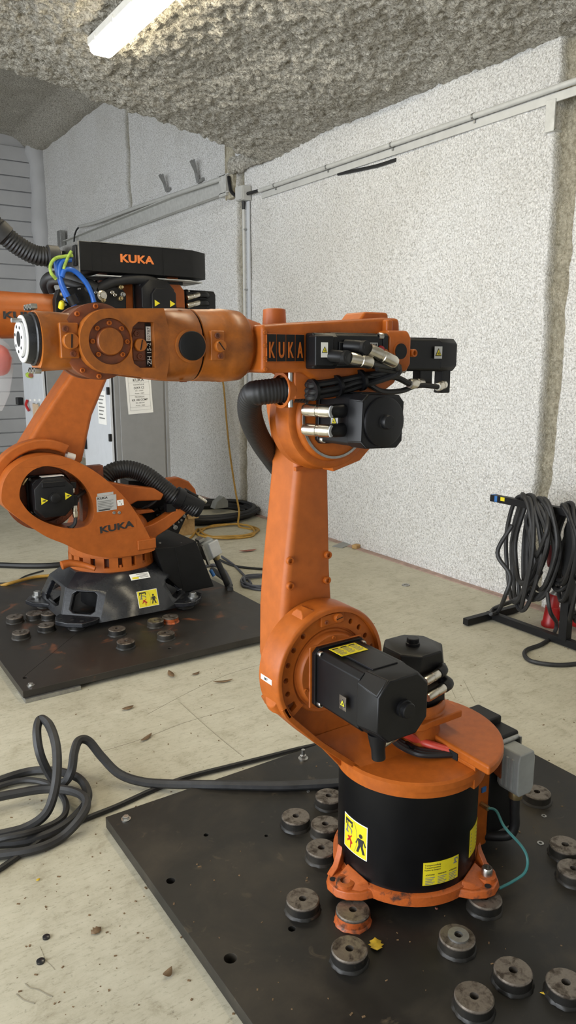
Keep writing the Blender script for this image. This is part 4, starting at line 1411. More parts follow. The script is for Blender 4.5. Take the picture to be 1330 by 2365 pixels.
# sticker on the front panel
a, b, c, d = lo[0], lo[1], mid_[1], mid_[0]
cen = (a + b + c + d) / 4 + V(.07, 0, 0)
upv = ((c + d) / 2 - (a + b) / 2).normalized()
danger_sticker(planar(cen + (b - a).cross(d - a).normalized() * .002, (1, 0, 0), upv), .125, .098, R2)
fn = planar(PZ(303, 1342, .30) + V(0, 0, .003), (1, 0, 0), (0, .83, .56))
fn = planar((mid_[0] + mid_[1] + up_[0] + up_[1]) / 4 + V(.055, 0, .004), (1, 0, 0), ((up_[0] + up_[1]) / 2 - (mid_[0] + mid_[1]) / 2))
st = sticker('notice_sticker', fn, .12, .042, 'paper', R2)
flat('print_block', [[(-.05, -.016), (-.01, -.016), (-.01, -.002), (-.05, -.002)]], fn, 'yellow', st, lift=.001)
flat('text_line', [[(-.02 + .02 * (j % 2), .012 - .008 * j), (.05, .012 - .008 * j), (.05, .015 - .008 * j), (-.02 + .02 * (j % 2), .015 - .008 * j)] for j in range(4)], fn, 'ink_grey', st, lift=.001)

# notched slewing ring
z0, z1 = .322, .445
ring = obj('slewing_ring', MB().lathe((BX, BY, 0), (0, 0, 1), [(z0, .226), (z1, .226)], 56), 'orange_brown', R2)  # darker tone behind the teeth, shade of the notches set in colour
obj('ring_flange', MB().lathe((BX, BY, 0), (0, 0, 1), [(z0, .2585), (z0 + .028, .2585), (z0 + .03, .236)], 56), 'orange_satin', ring)
obj('ring_collar', MB().lathe((BX, BY, 0), (0, 0, 1), [(z0 + .085, .236), (z0 + .085, .256), (z1 + .01, .257), (z1 + .012, .23)], 56), 'orange_satin', ring)
tooth = None
for k in range(20):
    a = 2 * PI * k / 20
    d, s = V(math.cos(a), math.sin(a), 0), V(-math.sin(a), math.cos(a), 0)
    o = V(BX, BY, 0)
    pts = [o + d * r + s * w for r, w in ((.23, -.024), (.2575, -.026), (.2575, .026), (.23, .024))]
    obj('tooth', MB().loft([[p + V(0, 0, z0 + .022) for p in pts], [p + V(0, 0, z0 + .088) for p in pts]]), 'orange_satin', ring)
    if k % 2 == 0:
        a2 = a + PI / 20
        screw('screw', o + V(math.cos(a2), math.sin(a2), 0) * .248 + V(0, 0, z0 + .028), (0, 0, 1), .010, .014, 'orange_satin', ring, n=8, socket=False)
hp = PZ(140, 1304, .40)
obj('stop_lever', MB().tube([hp + V(-.0, -.02, .0), hp + V(.05, -.02, .006), hp + V(.12, -.05, -.01), hp + V(.17, -.09, -.03)], lambda t: .026 - .012 * t, 12), 'orange_satin', ring)

# rotating column: smooth casting with an open oval window
NY = 4.085
neck = []
for z, r, k in ((.45, .25, 0), (.48, .252, 0), (.52, .25, .01), (.58, .235, .02), (.64, .20, .03), (.70, .14, .05)):
    neck.append([V(BX - k + r * math.cos(a), BY + .03 * k + r * math.sin(a), z) for a in [2 * PI * i / 40 for i in range(40)]])
col2 = obj('column', MB().loft(neck), 'orange_satin', R2, smooth=60)
outer_px = [(3, 1150), (8, 1115), (28, 1083), (65, 1060), (110, 1051), (155, 1057), (198, 1076), (235, 1100), (265, 1126), (293, 1155), (318, 1190), (338, 1225), (352, 1256), (355, 1272), (300, 1284), (240, 1287), (190, 1276), (150, 1257), (108, 1240), (65, 1213), (30, 1187), (9, 1168)]
inner_px = [(45, 1146), (50, 1118), (64, 1096), (84, 1082), (109, 1077), (140, 1082), (168, 1096), (192, 1118), (209, 1146), (217, 1176), (214, 1200), (203, 1213), (184, 1219), (156, 1220), (124, 1213), (94, 1201), (70, 1185), (54, 1166)]
oc = [PY(u, v, NY) for u, v in outer_px]
ic = [PY(u, v, NY) for u, v in inner_px]
so = [(p.x, p.z) for p in spline(oc, 4, True)]
si = [(p.x, p.z) for p in spline(ic, 4, True)]
eye = cut_plate('shoulder_casting', so, [si], NY, NY + .17, XZ, 'orange_satin', R2, bevel=.022, seg=4)
SX2, SZ2 = 1.150, .815
obj('gear_face', MB().lathe((SX2, 0, SZ2), (0, 1, 0), [(NY + .14, .21), (NY + .155, .21), (NY + .155, .02)], 48), 'orange_brown', eye)
obj('gear_ring', MB().lathe((SX2, 0, SZ2), (0, 1, 0), [(NY + .14, .19), (NY + .10, .19), (NY + .10, .158), (NY + .13, .155)], 48, cap=False), 'orange_brown', eye)
for k in range(26):
    a = 2 * PI * k / 26
    screw('ring_screw', V(SX2 + .174 * math.cos(a), NY + .10, SZ2 + .174 * math.sin(a)), WY, .011, .008, 'orange_brown', eye, n=10)
obj('inner_wall', MB().prism([(SX2 + .20, .56), (SX2 + .34, .56), (SX2 + .34, .95), (SX2 + .22, .95)], 'Y', NY + .10, NY + .16), 'orange_brown', eye)
m = motor(R2, (SX2 + .01, NY + .11, SZ2), WY, (0, 0, 1), .155, .105, cap_r=.026, ch=.3, name='shoulder_motor')
obj('face_block', MB().box((SX2 + .01, NY - .045, SZ2 + .075), (.13, .012, .03)), 'black', m, bevel=.004)
obj('top_sticker', MB().box((SX2 + .02, NY + .02, SZ2 + .112), (.12, .05, .002)), 'paper', m)
for dx, dz in ((-.055, -.01), (.075, .005)):
    fn = planar((SX2 + .01 + dx, NY - .0475, SZ2 + dz), (1, 0, 0), (0, 0, 1))
    t = flat('warning_triangle', [[(-.018, -.02), (.018, 0), (-.018, .02)]], fn, 'yellow', R2, t=.001)
    flat('pictogram', [[(-.012, -.002), (.004, -.004), (.006, .004), (-.010, .003)]], shift(fn, 0, 0, .001), 'ink', t)
c = V(SX2 + .125, NY + .0, SZ2)
obj('socket', MB().box(c + V(0, 0, .055), (.03, .04, .035)), 'black', m, bevel=.003)
obj('socket', MB().box(c + V(0, 0, -.03), (.035, .045, .06)), 'black', m, bevel=.003)
plug(m, (c + V(0, 0, .04), c + V(0, 0, .01)), .012)
plug(m, (c + V(.004, 0, -.055), c + V(.008, 0, -.13)), .016)
obj('cable', MB().tube([c + V(.008, 0, -.125), c + V(.0, .0, -.165), c + V(-.02, .02, -.19), c + V(-.03, .06, -.20)], .011, 8), 'rubber', m)
obj('cable', MB().tube([c + V(.02, .01, -.02), c + V(.08, .05, .0), c + V(.16, .09, .04)], .012, 8), 'rubber', m)
obj('grease_nipple', MB().tube([PY(62, 1105, NY + .04), PY(57, 1112, NY + .03), PY(52, 1120, NY + .03)], .007, 8), 'brass', eye)
# nameplates and lettering on the casting
fn = planar(PY(246, 1162, NY) + V(0, -.0005, 0), (1, 0, .03), (0, 0, 1))
st = sticker('nameplate', fn, .118, .088, 'silver_plate', R2)
text('print', 'KUKA', shift(fn, -.022, .033), 'ink', st, .013, width=.06, bold=.02, lift=.001)
for j in range(6):
    flat('text_line', [[(-.052, .016 - .009 * j), (.04 - .012 * (j % 2), .016 - .009 * j), (.04 - .012 * (j % 2), .0125 - .009 * j), (-.052, .0125 - .009 * j)]], fn, 'ink_grey', st, lift=.001)
flat('code_bar', [[(-.05, -.04), (.02, -.04), (.02, -.034), (-.05, -.034)]], fn, 'ink', st, lift=.001)
sticker('label_strip', planar(PY(243, 1141, NY) + V(0, -.0005, 0), (1, 0, .03), (0, 0, 1)), .095, .016, 'silver_plate', R2)
fn = planar(PY(278, 1161, NY) + V(0, -.0005, 0), (1, 0, .08), (-.08, 0, 1))
st = sticker('axis_sticker', fn, .038, .034, 'paper', R2)
text('print', 'V:', shift(fn, -.004, .007), 'ink', st, .010, lift=.001)
text('print', '6', shift(fn, .004, -.007), 'ink', st, .010, lift=.001)
for u in (263, 275):
    screw('screw', PY(u, 1184, NY), WY, .009, .005, 'steel_dull', eye)
fn = planar(PY(270, 1216, NY) + V(0, -.0005, 0), (1, 0, .07), (-.05, 0, 1))
fr = sticker('lettering_panel', fn, .235, .052, 'orange_satin', R2, t=.0015)
text('lettering', 'KUKA', fn, 'ink', fr, .038, width=.205, bold=.035, lift=.0015, depth=.002)
fn = on_cyl(BX, BY, .462, .2525, math.radians(-96))
text('lettering', '\u2039A1\u203a', fn, 'orange_brown', R2, .02, width=.09, depth=.001)
obj('corner_block', MB().prism([(1.64, .445), (1.755, .445), (1.755, .505), (1.64, .505)], 'Y', NY - .01, NY + .12), 'orange_satin', col2, bevel=.005)

# tail struts with their wiring bay
TY = 4.20


def pxz(pts, y):
    return [(PY(u, v, y).x, PY(u, v, y).z) for u, v in pts]


obj('upper_strut', MB().prism(pxz([(225, 1098), (246, 1112), (299, 1122), (357, 1128), (380, 1142), (372, 1156), (318, 1158), (300, 1168), (280, 1168), (240, 1140)], TY), 'Y', TY, TY + .08), 'orange_satin', R2, bevel=.01, seg=3)
obj('lower_strut', MB().prism(pxz([(328, 1216), (349, 1210), (377, 1194), (400, 1178), (418, 1164), (435, 1174), (410, 1200), (385, 1221), (359, 1238), (352, 1268), (335, 1268)], TY), 'Y', TY - .02, TY + .06), 'orange_satin', R2, bevel=.008, seg=3)
obj('mid_strut', MB().prism(pxz([(310, 1178), (350, 1176), (357, 1182), (318, 1188)], TY + .05), 'Y', TY + .04, TY + .10), 'orange_satin', R2, bevel=.005)
obj('far_strut', MB().prism(pxz([(378, 1112), (385, 1104), (408, 1101), (431, 1110), (446, 1128), (450, 1145), (380, 1150)], TY + .4), 'Y', TY + .36, TY + .44), 'orange_satin', R2, bevel=.012, seg=3)
bay = obj('wiring_bay', MB().prism(pxz([(295, 1110), (370, 1110), (400, 1150), (395, 1215), (330, 1215), (300, 1170)], TY + .16), 'Y', TY + .15, TY + .30), 'black_matte', R2, bevel=.01)
for u, v in ((352, 1181), (368, 1176), (360, 1192)):
    plug(bay, (PY(u, v, TY + .13), PY(u + 12, v - 4, TY + .13)), .016, mat='black')
obj('cable', MB().tube([PY(318, 1180, TY + .12), PY(340, 1170, TY + .06), PY(358, 1158, TY + .04), PY(366, 1145, TY + .04)], .010, 8), 'rubber', bay)
pk = obj('bolt_plate', MB().prism(pxz([(384, 1222), (428, 1190), (437, 1178), (412, 1233)], TY + .06), 'Y', TY + .06, TY + .075), 'black_matte', R2)
for u, v, r in ((404, 1218, .016), (400, 1211, .007), (418, 1201, .008), (425, 1192, .010), (412, 1206, .006)):
    screw('screw', PY(u, v, TY + .06), WY, r, .008, 'steel_dull', pk)
hz = [PY(236, 1122, 4.34), PY(243, 1104, 4.34), PY(262, 1089, 4.34), PY(297, 1084, 4.33), PY(335, 1096, 4.30), PY(372, 1123, 4.26), PY(402, 1147, 4.22), PY(425, 1160, 4.20), PY(455, 1176, 4.18)]
obj('corrugated_hose', MB().corrugated(hz, .054, .016, 24, .045), 'rubber', R2)
q0, q1 = PY(410, 1151, 4.21), PY(462, 1176, 4.18)
obj('hose_cuff', MB().cyl(q0, q1, .060, .057, 28), 'black_matte', R2)
q2 = PY(402, 1147, 4.22)
obj('hose_clamp', MB().lathe(q2, q1 - q0, [(0, .064), (.005, .07), (.05, .07), (.055, .064)], 28).box(q2 + V(-.04, -.02, -.06), (.06, .04, .05)), 'black', R2)
obj('tail_connector', MB().tube([PY(425, 1130, 4.3), PY(445, 1142, 4.28), PY(462, 1150, 4.26)], .012, 8), 'black', R2)
plug(R2, (PY(456, 1147, 4.26), PY(476, 1160, 4.25)), .014, name='tail_plug')

# connection box at the rear of the base
bxp = pxz([(357, 1266), (404, 1263), (453, 1249), (495, 1355), (425, 1369), (380, 1330)], 4.12)
cb = obj('connection_box', MB().prism(bxp, 'Y', 4.12, 4.56), 'black_matte', R2, bevel=.006)
e0, e1 = PY(404, 1263, 4.119), PY(425, 1369, 4.119)
obj('seam', MB().bar(e0, e1, .004, .003), 'hole', cb)
for u in (374, 425):
    screw('screw', PY(u, 1259, 4.14) + V(0, .03, .004), (0, 0, 1), .008, .008, 'steel_dull', cb)
s0, s1 = PY(456, 1252, 4.22), PY(474, 1300, 4.22)
dv = (s1 - s0).normalized()
nv = V(-dv.z, 0, dv.x)
nv = nv if nv.x > 0 else -nv
rot = Matrix((nv, V(0, 1, 0), -dv)).transposed()
hc = (s0 + s1) / 2 + nv * .05
hd2 = obj('plug_hood', MB().box(hc, (.09, .075, .13), rot), 'grey_plastic', cb, bevel=.008)
obj('plug_cover', MB().box(hc + nv * .03 - V(0, .045, 0), (.07, .02, .10), rot), 'silver_plate', cb, bevel=.004)
obj('plug_latch', MB().box(hc - nv * .045 - V(0, .045, .01), (.015, .03, .14), rot).box(hc - nv * .03 - dv * .085, (.04, .06, .02), rot), 'steel_dull', cb, bevel=.002)
g0 = hc + dv * .06 + nv * .03
obj('gland', MB().lathe(g0, dv + nv * .2, [(0, .026), (.02, .027), (.035, .022)], 12), 'brass', cb)
obj('cable', MB().tube([g0 + dv * .02, PY(509, 1312, 4.22), PY(521, 1340, 4.24), PY(528, 1358, 4.27), PZ(532, 1362, .06), PZ(522, 1340, .06), PZ(490, 1315, .06)], .02, 10), 'rubber_dusty', cb)
obj('blue_plug', MB().cyl(PY(486, 1316, 4.18), PY(494, 1330, 4.17), .012, n=10), 'bluepaint', cb)

# link arm
LY = 4.27
near = pxz([(-25, 1150), (0, 1095), (45, 1050), (100, 960), (166, 860), (200, 800), (260, 730), (330, 720), (300, 790), (252, 872), (215, 960), (192, 1065), (150, 1120), (60, 1160)], LY)
obj('link_arm', MB().prism(near, 'Y', LY, LY + .20), 'orange_satin', R2, bevel=.028, seg=3)
cp = [(SX2 + r * math.cos(math.radians(t)), SZ2 + r * math.sin(math.radians(t))) for r, t in [(.305, 178 - k * 8) for k in range(16)]] + [(SX2 + r * math.cos(math.radians(t)), SZ2 + r * math.sin(math.radians(t))) for r, t in [(.25, 58 + k * 12) for k in range(11)]]
obj('arm_shroud', MB().prism(cp, 'Y', LY - .075, LY + .01), 'orange_satin', R2, bevel=.012, seg=3)
for u, v in ((161, 1053), (4, 1112)):
    p = PY(u, v, LY - .04)
    obj('rubber_buffer', MB().cyl(p + V(-.02, 0, .005), p + V(.025, 0, -.012), .022, n=14), 'white', R2)

# forearm and elbow
FZ2 = 1.785
ft = obj('forearm', MB().lathe((0, 4.36, FZ2), (-1, 0, 0), [(-1.36, .118), (-1.30, .121), (-1.10, .123), (-1.0, .126), (-.985, .128), (-.60, .128), (-.55, .10)], 48), 'orange_satin', R2)
wz = obj('wrist', MB().lathe((0, 4.36, FZ2), (-1, 0, 0), [(-.57, .105), (-.53, .115), (-.47, .112), (-.42, .09), (-.40, .075), (-.36, .075), (-.355, .06)], 36), 'orange_satin', R2)
obj('wrist_flange', MB().lathe((0, 4.36, FZ2), (-1, 0, 0), [(-.36, .062), (-.335, .062), (-.333, .03), (-.345, .028)], 32), 'castiron', wz)
f2 = lambda a, b, c=0.0: V(1.115 + a, 4.36 - (.1245 + c) * math.cos((b - .005) / .124), FZ2 + (.1245 + c) * math.sin((b - .005) / .124))
sticker('lettering_panel', f2, .26, .058, 'orange_satin', R2, t=.001)
text('lettering', 'KUKA', f2, 'ink', R2, .036, width=.215, bold=.035, lift=.0015, depth=.002)
elb = obj('elbow_housing', MB().prism(pxz([(165, 760), (165, 690), (200, 675), (290, 655), (330, 645), (400, 655), (424, 690), (428, 770)], 4.28), 'Y', 4.26, 4.50), 'orange_satin', R2, bevel=.015, seg=3)
obj('support_post', MB().prism(pxz([(398, 690), (385, 640), (392, 628), (408, 632), (412, 655), (424, 672), (426, 715), (408, 715)], 4.24), 'Y', 4.23, 4.27), 'orange_satin', elb, bevel=.004)
obj('support_post', MB().prism(pxz([(228, 660), (228, 626), (246, 626), (246, 660)], 4.24), 'Y', 4.23, 4.27), 'orange_brown', elb, bevel=.004)
me2 = motor(R2, PY(345, 692, 4.26), WY, (0, 0, 1), .13, .10, cap_r=0, ch=.3, name='elbow_motor')
fr_ = PY(345, 692, 4.26)
obj('face_block', MB().prism([(fr_.x + dx, fr_.z + dz) for dx, dz in ((-.05, -.09), (-.05, .02), (-.025, .055), (.075, .055), (.10, .03), (.10, -.09))], 'Y', 4.105, 4.14), 'black', me2, bevel=.006)
for dx in (-.02, .075):
    flat('warning_triangle', [[(-.016, -.018), (.016, 0), (-.016, .018)]], planar((fr_.x + dx, 4.1035, fr_.z - .03), (1, 0, 0), (0, 0, 1)), 'yellow', R2, t=.001)
mw = motor(R2, PY(420, 695, 4.33), (1, 0, 0), (0, 0, 1), .20, .062, cap_r=0, ch=.2, name='wrist_motor')
for v in (686, 704):
    plug(mw, (PY(432, v + 2, 4.25), PY(462, v - 6, 4.25)), .016)
    obj('socket', MB().tube([PY(460, v - 5, 4.25), PY(474, v - 5, 4.26), PY(480, v - 1, 4.29)], .018, 10), 'black', mw)
obj('red_cap', MB().lathe(PY(414, 697, 4.26), WY, [(0, .012), (.01, .011)], 12), 'red_plug', mw)
# connector panel beside the elbow
cpn = obj('connector_panel', MB().prism(pxz([(128, 735), (128, 690), (135, 668), (190, 660), (280, 662), (292, 680), (292, 735)], 4.20), 'Y', 4.20, 4.26), 'black_matte', R2, bevel=.006)
random.seed(11)
for u, v, r in ((233, 683, .028), (236, 694, .012), (256, 676, .010), (262, 682, .009), (277, 664, .012), (276, 690, .012), (281, 681, .014), (150, 692, .014), (142, 680, .012), (147, 704, .009), (180, 668, .006), (218, 676, .008)):
    p = PY(u, v, 4.20)
    obj('fitting', MB().lathe(p, WY, [(0, r), (.02, r), (.022, r * .7), (.04, r * .6)], 12), random.choice(['steel_dull', 'nickel', 'brass']) if r > .008 else 'steel_dull', cpn)
obj('yellow_fitting', MB().lathe(PY(141, 711, 4.19), (0, -.6, .8), [(0, .016), (.03, .016), (.04, .01)], 12), 'yellow', cpn)
hv = [PY(225, 668, 4.22), PY(260, 652, 4.2), PY(300, 645, 4.18), PY(345, 648, 4.17), PY(375, 664, 4.17), PY(390, 690, 4.18)]
obj('elbow_hose', MB().tube(hv, .028, 12), 'rubber', R2)
obj('elbow_hose', MB().tube([p + V(.0, .07, .02) for p in hv], .022, 12), 'rubber', R2)
obj('cable_loop', MB().tube([PY(112, 672, 4.42), PY(106, 655, 4.40), PY(118, 641, 4.36), PY(145, 640, 4.32), PY(185, 650, 4.26), PY(225, 668, 4.22)], .034, 12), 'rubber', R2)
obj('cable_loop', MB().tube([PY(120, 674, 4.36), PY(116, 660, 4.34), PY(125, 650, 4.30), PY(160, 655, 4.26), PY(210, 672, 4.20)], .020, 10), 'rubber_dusty', R2)

# black box on top
zb0, zb1 = 2.02, 2.172
box2 = obj('equipment_box', MB().prism([(1.408, 4.15), (2.08, 4.15), (2.205, 4.235), (2.205, 4.50), (1.408, 4.50)], 'Z', zb0, zb1), 'black_matte', R2, bevel=.003, seg=1)
for x in (1.475, 1.53, 1.895):
    obj('panel_seam', MB().box((x, 4.1495, (zb0 + zb1) / 2), (.004, .002, zb1 - zb0)), 'hole', box2)
obj('lid_edge', MB().box((1.75, 4.15, zb1 + .001), (.55, .012, .004)), 'steel_dull', box2)
obj('tray', MB().prism([(1.50, 4.17), (2.07, 4.17), (2.19, 4.25), (2.19, 4.48), (1.50, 4.48)], 'Z', zb0 - .02, zb0 - .014), 'galv', box2)
obj('rail', MB().box((1.74, 4.24, zb0 - .03), (.62, .02, .018)), 'black', box2)
text('lettering', 'KUKA', planar((1.735, 4.1495, 2.10), (1, 0, 0), (0, 0, 1)), 'ink_orange', R2, .042, width=.20, bold=.035, depth=.002)
ep = obj('end_plate', MB().box((1.404, 4.325, 2.09), (.006, .34, .165)), 'steel', box2)
obj('cable_entry', MB().box((1.397, 4.20, 2.10), (.012, .05, .11)), 'black', box2, bevel=.008)
for dz in (.03, -.02):
    obj('round_entry', MB().lathe((1.397, 4.20, 2.10 + dz), (-1, 0, 0), [(0, .02), (.008, .018)], 14), 'rubber', box2)
obj('hose_flange', MB().cyl((1.40, 4.42, 2.10), (1.33, 4.42, 2.10), .05, n=20), 'black', box2)
kh = [V(1.35, 4.42, 2.10), PY(118, 593, 4.42), PY(85, 590, 4.42), PY(50, 573, 4.42), PY(15, 547, 4.42), PY(-30, 505, 4.42), PY(-80, 475, 4.42), PY(-150, 480, 4.42), PY(-200, 540, 4.40), PY(-205, 620, 4.38), V(.60, 4.36, FZ2 + .10)]
obj('ribbed_hose', MB().corrugated(kh, .052, .017, 24, .05), 'rubber', R2)
obj('hose_collar', MB().lathe(PY(120, 593, 4.42), (1, 0, -.02), [(-.03, .055), (-.025, .062), (.03, .062), (.035, .055)], 24), 'rubber_dusty', R2)
d_ = PY(0, 520, 4.42) - PY(20, 540, 4.42)
obj('hose_collar', MB().lathe(PY(3, 538, 4.42), d_, [(-.03, .055), (-.025, .062), (.03, .062), (.035, .055)], 24), 'rubber_dusty', R2)
# blue air tubes, earth wire
for k, pts in enumerate(([(165, 596), (140, 598), (130, 610), (138, 645), (150, 680), (165, 700), (178, 712)],
                         [(164, 600), (145, 604), (137, 625), (143, 655), (158, 685), (172, 705)],
                         [(143, 640), (148, 625), (162, 622), (180, 632), (200, 655), (212, 680), (217, 698)])):
    obj('air_tube', MB().tube([PY(u, v, 4.15 - .012 * k) for u, v in pts], .0135, 10), 'blue', R2)
obj('tube_clip', MB().lathe(PY(168, 692, 4.135), (.3, 0, -.6), [(-.025, .03), (.025, .03)], 16), 'black', R2)
obj('earth_wire', MB().tube([PY(u, v, 4.13) for u, v in ((168, 590), (150, 592), (128, 597), (117, 612), (118, 630), (130, 645))], .009, 8), 'greenwire', R2)
obj('earth_wire', MB().tube([PY(u, v, 4.12) for u, v in ((165, 580), (158, 592), (150, 612), (147, 622))], .008, 8), 'greenwire', R2)

# ================================================================ CABINETS
def paper_sign(fn, parent_label):
    w, h = .215, .305
    mb = MB()
    n = 6
    sgn = thing('paper_sign', fn(0, -h / 2), parent_label, 'sign')
    st = sticker('sheet', fn, w, h, 'paper', sgn)
    e = .088
    fr = .0012
    flat('ruled_frame', [[(-e, y), (e, y), (e, y + fr), (-e, y + fr)] for y in (.14, .095, -.005, -.10, -.125)] + [[(x, -.125), (x + fr, -.125), (x + fr, .14), (x, .14)] for x in (-e, e)], fn, 'ink_grey', sgn, lift=.001)
    for s, y, hh, ww, m in (('KUKA', .117, .026, .092, 'ink'), ('CONTR\u00d4LEUR', .079, .012, .092, 'ink_grey'), ('(V)KR C2', .055, .017, .088, 'ink'), ('SN : 33869', .031, .010, .068, 'ink_grey'),
                           ('Ann\u00e9e : 2004', .010, .010, .08, 'ink_grey'), ('MECANIQUE', -.018, .012, .08, 'ink_grey'), ('KR 100 COMP', -.042, .017, .135, 'ink'), ('SN : 867244', -.066, .010, .074, 'ink_grey'), ('Ann\u00e9e : 2004', -.087, .010, .08, 'ink_grey')):
        text('print', s, shift(fn, 0, y), m, sgn, hh, width=ww, lift=.001, bold=.006 if m == 'ink' else 0)
    return sgn


cx0, cx1, cy0, cy1, ch_ = 2.146, 2.645, 5.80, 6.47, 1.52
CB = thing('control_cabinet', ((cx0 + cx1) / 2, (cy0 + cy1) / 2, 0), 'grey steel control cabinet with a paper sign on its side', 'cabinet', 'grey control cabinets')
obj('body', MB().box(((cx0 + cx1) / 2 + .02, (cy0 + cy1) / 2, ch_ / 2 + .05), (cx1 - cx0 - .04, cy1 - cy0, ch_ - .1)), 'cabinet', CB, bevel=.006)
obj('plinth', MB().box(((cx0 + cx1) / 2, (cy0 + cy1) / 2, .05), (cx1 - cx0 - .06, cy1 - cy0 - .06, .1)), 'black_matte', CB)
obj('side_panel', MB().box(((cx0 + cx1) / 2 + .02, cy0 - .004, ch_ / 2 + .05), (cx1 - cx0 - .12, .012, ch_ - .2)), 'cabinet', CB, bevel=.004)
dr = obj('door', MB().box((cx0 + .012, (cy0 + cy1) / 2, ch_ / 2 + .05), (.024, cy1 - cy0 - .01, ch_ - .12)), 'cabinet_pale', CB, bevel=.005)
for z in (.62, .93, 1.30):
    obj('hinge', MB().box((cx0 - .006, cy0 + .012, z), (.022, .024, .06)), 'black', dr, bevel=.003)
obj('handle', MB().box((cx0 - .012, cy1 - .06, .85), (.024, .03, .14)), 'black', dr, bevel=.004)
obj('rear_edge', MB().box((cx1 - .012, cy0 - .003, ch_ / 2 + .05), (.026, .02, ch_ - .1)), 'cabinet', CB, bevel=.004)
fn = planar(PY(322, 911, cy0 - .012), V(1, 0, .045), V(-.045, 0, 1))
paper_sign(fn, 'white printed paper sign on the grey cabinet side')
fnd = planar((cx0 - .001, 5.98, 1.16), (0, -1, 0), (0, 0, 1))
s2 = sticker('door_sheet', fnd, .19, .27, 'paper', CB)
for j in range(7):
    flat('text_line', [[(-.07, .10 - .03 * j), (.06 - .02 * (j % 3), .10 - .03 * j), (.06 - .02 * (j % 3), .09 - .03 * j), (-.07, .09 - .03 * j)]], fnd, 'ink_grey', s2, lift=.001)

dx0, dx1, dy0, dy1 = 2.05, 2.55, 7.25, 7.95
CA = thing('control_cabinet', ((dx0 + dx1) / 2, (dy0 + dy1) / 2, 0), 'grey control cabinet on legs with switches and a lime key tag on its front', 'cabinet', 'grey control cabinets')
zb_ = .78
obj('body', MB().box(((dx0 + dx1) / 2 + .012, (dy0 + dy1) / 2, (zb_ + 1.9) / 2), (dx1 - dx0 - .024, dy1 - dy0, 1.9 - zb_)), 'cabinet', CA, bevel=.006)
fd = obj('door', MB().box((dx0, (dy0 + dy1) / 2, (zb_ + 1.9) / 2), (.024, dy1 - dy0 - .01, 1.9 - zb_ - .02)), 'cabinet_pale', CA, bevel=.004)
for sx in (0, 1):
    for sy in (0, 1):
        obj('leg', MB().box((dx0 + .06 + sx * (dx1 - dx0 - .12), dy0 + .05 + sy * (dy1 - dy0 - .1), zb_ / 2), (.07, .07, zb_)), 'steel_dull', CA)
P_ = lambda u, v: PX(u, v, dx0 - .013)
p = P_(52, 926)
obj('rotary_switch', MB().box(p + V(-.03, 0, 0), (.06, .09, .075)), 'black', fd, bevel=.008)
p = P_(68, 936)
obj('red_lever', MB().tube([p + V(-.01, .03, .05), p + V(-.03, .01, .0), p + V(-.02, -.04, -.05)], .014, 8), 'red_plug', fd)
for u in (70, 80, 91):
    p = P_(u, 924)
    obj('white_tag', MB().box(p, (.003, .05, .02)), 'paper', fd)
for u in (79, 90):
    p = P_(u, 934)
    obj('socket_plate', MB().box(p, (.02, .05, .03)), 'grey_plastic', fd, bevel=.004)
p = P_(86, 952)
obj('document_pocket', MB().box(p + V(-.01, 0, 0), (.02, .17, .16)), 'kraft', fd, bevel=.003)
p = P_(72, 866)
kt = thing('key_tag', p, 'lime green key tag hanging on the front of the cabinet on legs', 'key tag')
obj('tag_body', MB().cyl(p + V(-.02, .03, 0), p + V(-.02, -.045, -.003), .027, n=14), 'lime', kt)
obj('tag_end', MB().cyl(p + V(-.02, .03, 0), p + V(-.02, .07, .004), .018, n=12), 'black', kt)
obj('tag_end', MB().cyl(p + V(-.02, -.045, -.003), p + V(-.02, -.075, -.003), .02, n=12), 'leaf_red', kt)
obj('cord', MB().cyl(p + V(-.02, -.01, .02), p + V(-.01, -.012, .07), .005, n=6), 'black', kt)

# wrapped bundle hanging below the rear robot's arm
pc = PY(-10, 832, 4.30)
bg_ = thing('wrapped_bundle', pc + V(0, 0, -.2), 'red bundle under clear plastic film hanging by the rear robot arm', 'bundle')
loops = []
for i in range(12):
    t = i / 11
    z = .085 * math.cos(t * PI)
    r = .078 * math.sin(t * PI) ** .8 + .004
    loops.append([pc + V(r * (1 + .12 * nz(k, i, 0, .9)) * math.cos(2 * PI * k / 20), r * (1 + .12 * nz(k, i, 4, .9)) * math.sin(2 * PI * k / 20), -z) for k in range(20)])
obj('red_core', MB().loft(loops), 'red_hose', bg_, smooth=60)
loops = []
for z, r in ((.14, .01), (.11, .04), (.08, .07), (.02, .088), (-.06, .085), (-.12, .07), (-.18, .055), (-.23, .035), (-.27, .012)):
    loops.append([pc + V(r * (1 + .2 * nz(k * 1.3, z * 9, 0, 1)) * math.cos(2 * PI * k / 24), r * (1 + .2 * nz(k * 1.3, z * 9, 3, 1)) * math.sin(2 * PI * k / 24), z) for k in range(24)])
obj('film', MB().loft(loops, False), 'film', bg_, smooth=60)
obj('strap', MB().tube([pc + V(0, 0, .14), pc + V(0, .03, .22), V(pc.x, 4.36, FZ2 - .125)], .006, 6), 'white', bg_)

# ================================================================ CABLES ON THE FLOOR
def cable(name, pts, r, mat, label, cat='cable', group=None, per=8, n=8):
    o = obj(name, MB().tube(pts, r, n, per), mat, origin=Vector(pts[0]))
    return tag(o, label, cat, group)


def Fz(u, v, z):
    return PZ(u, v, z)


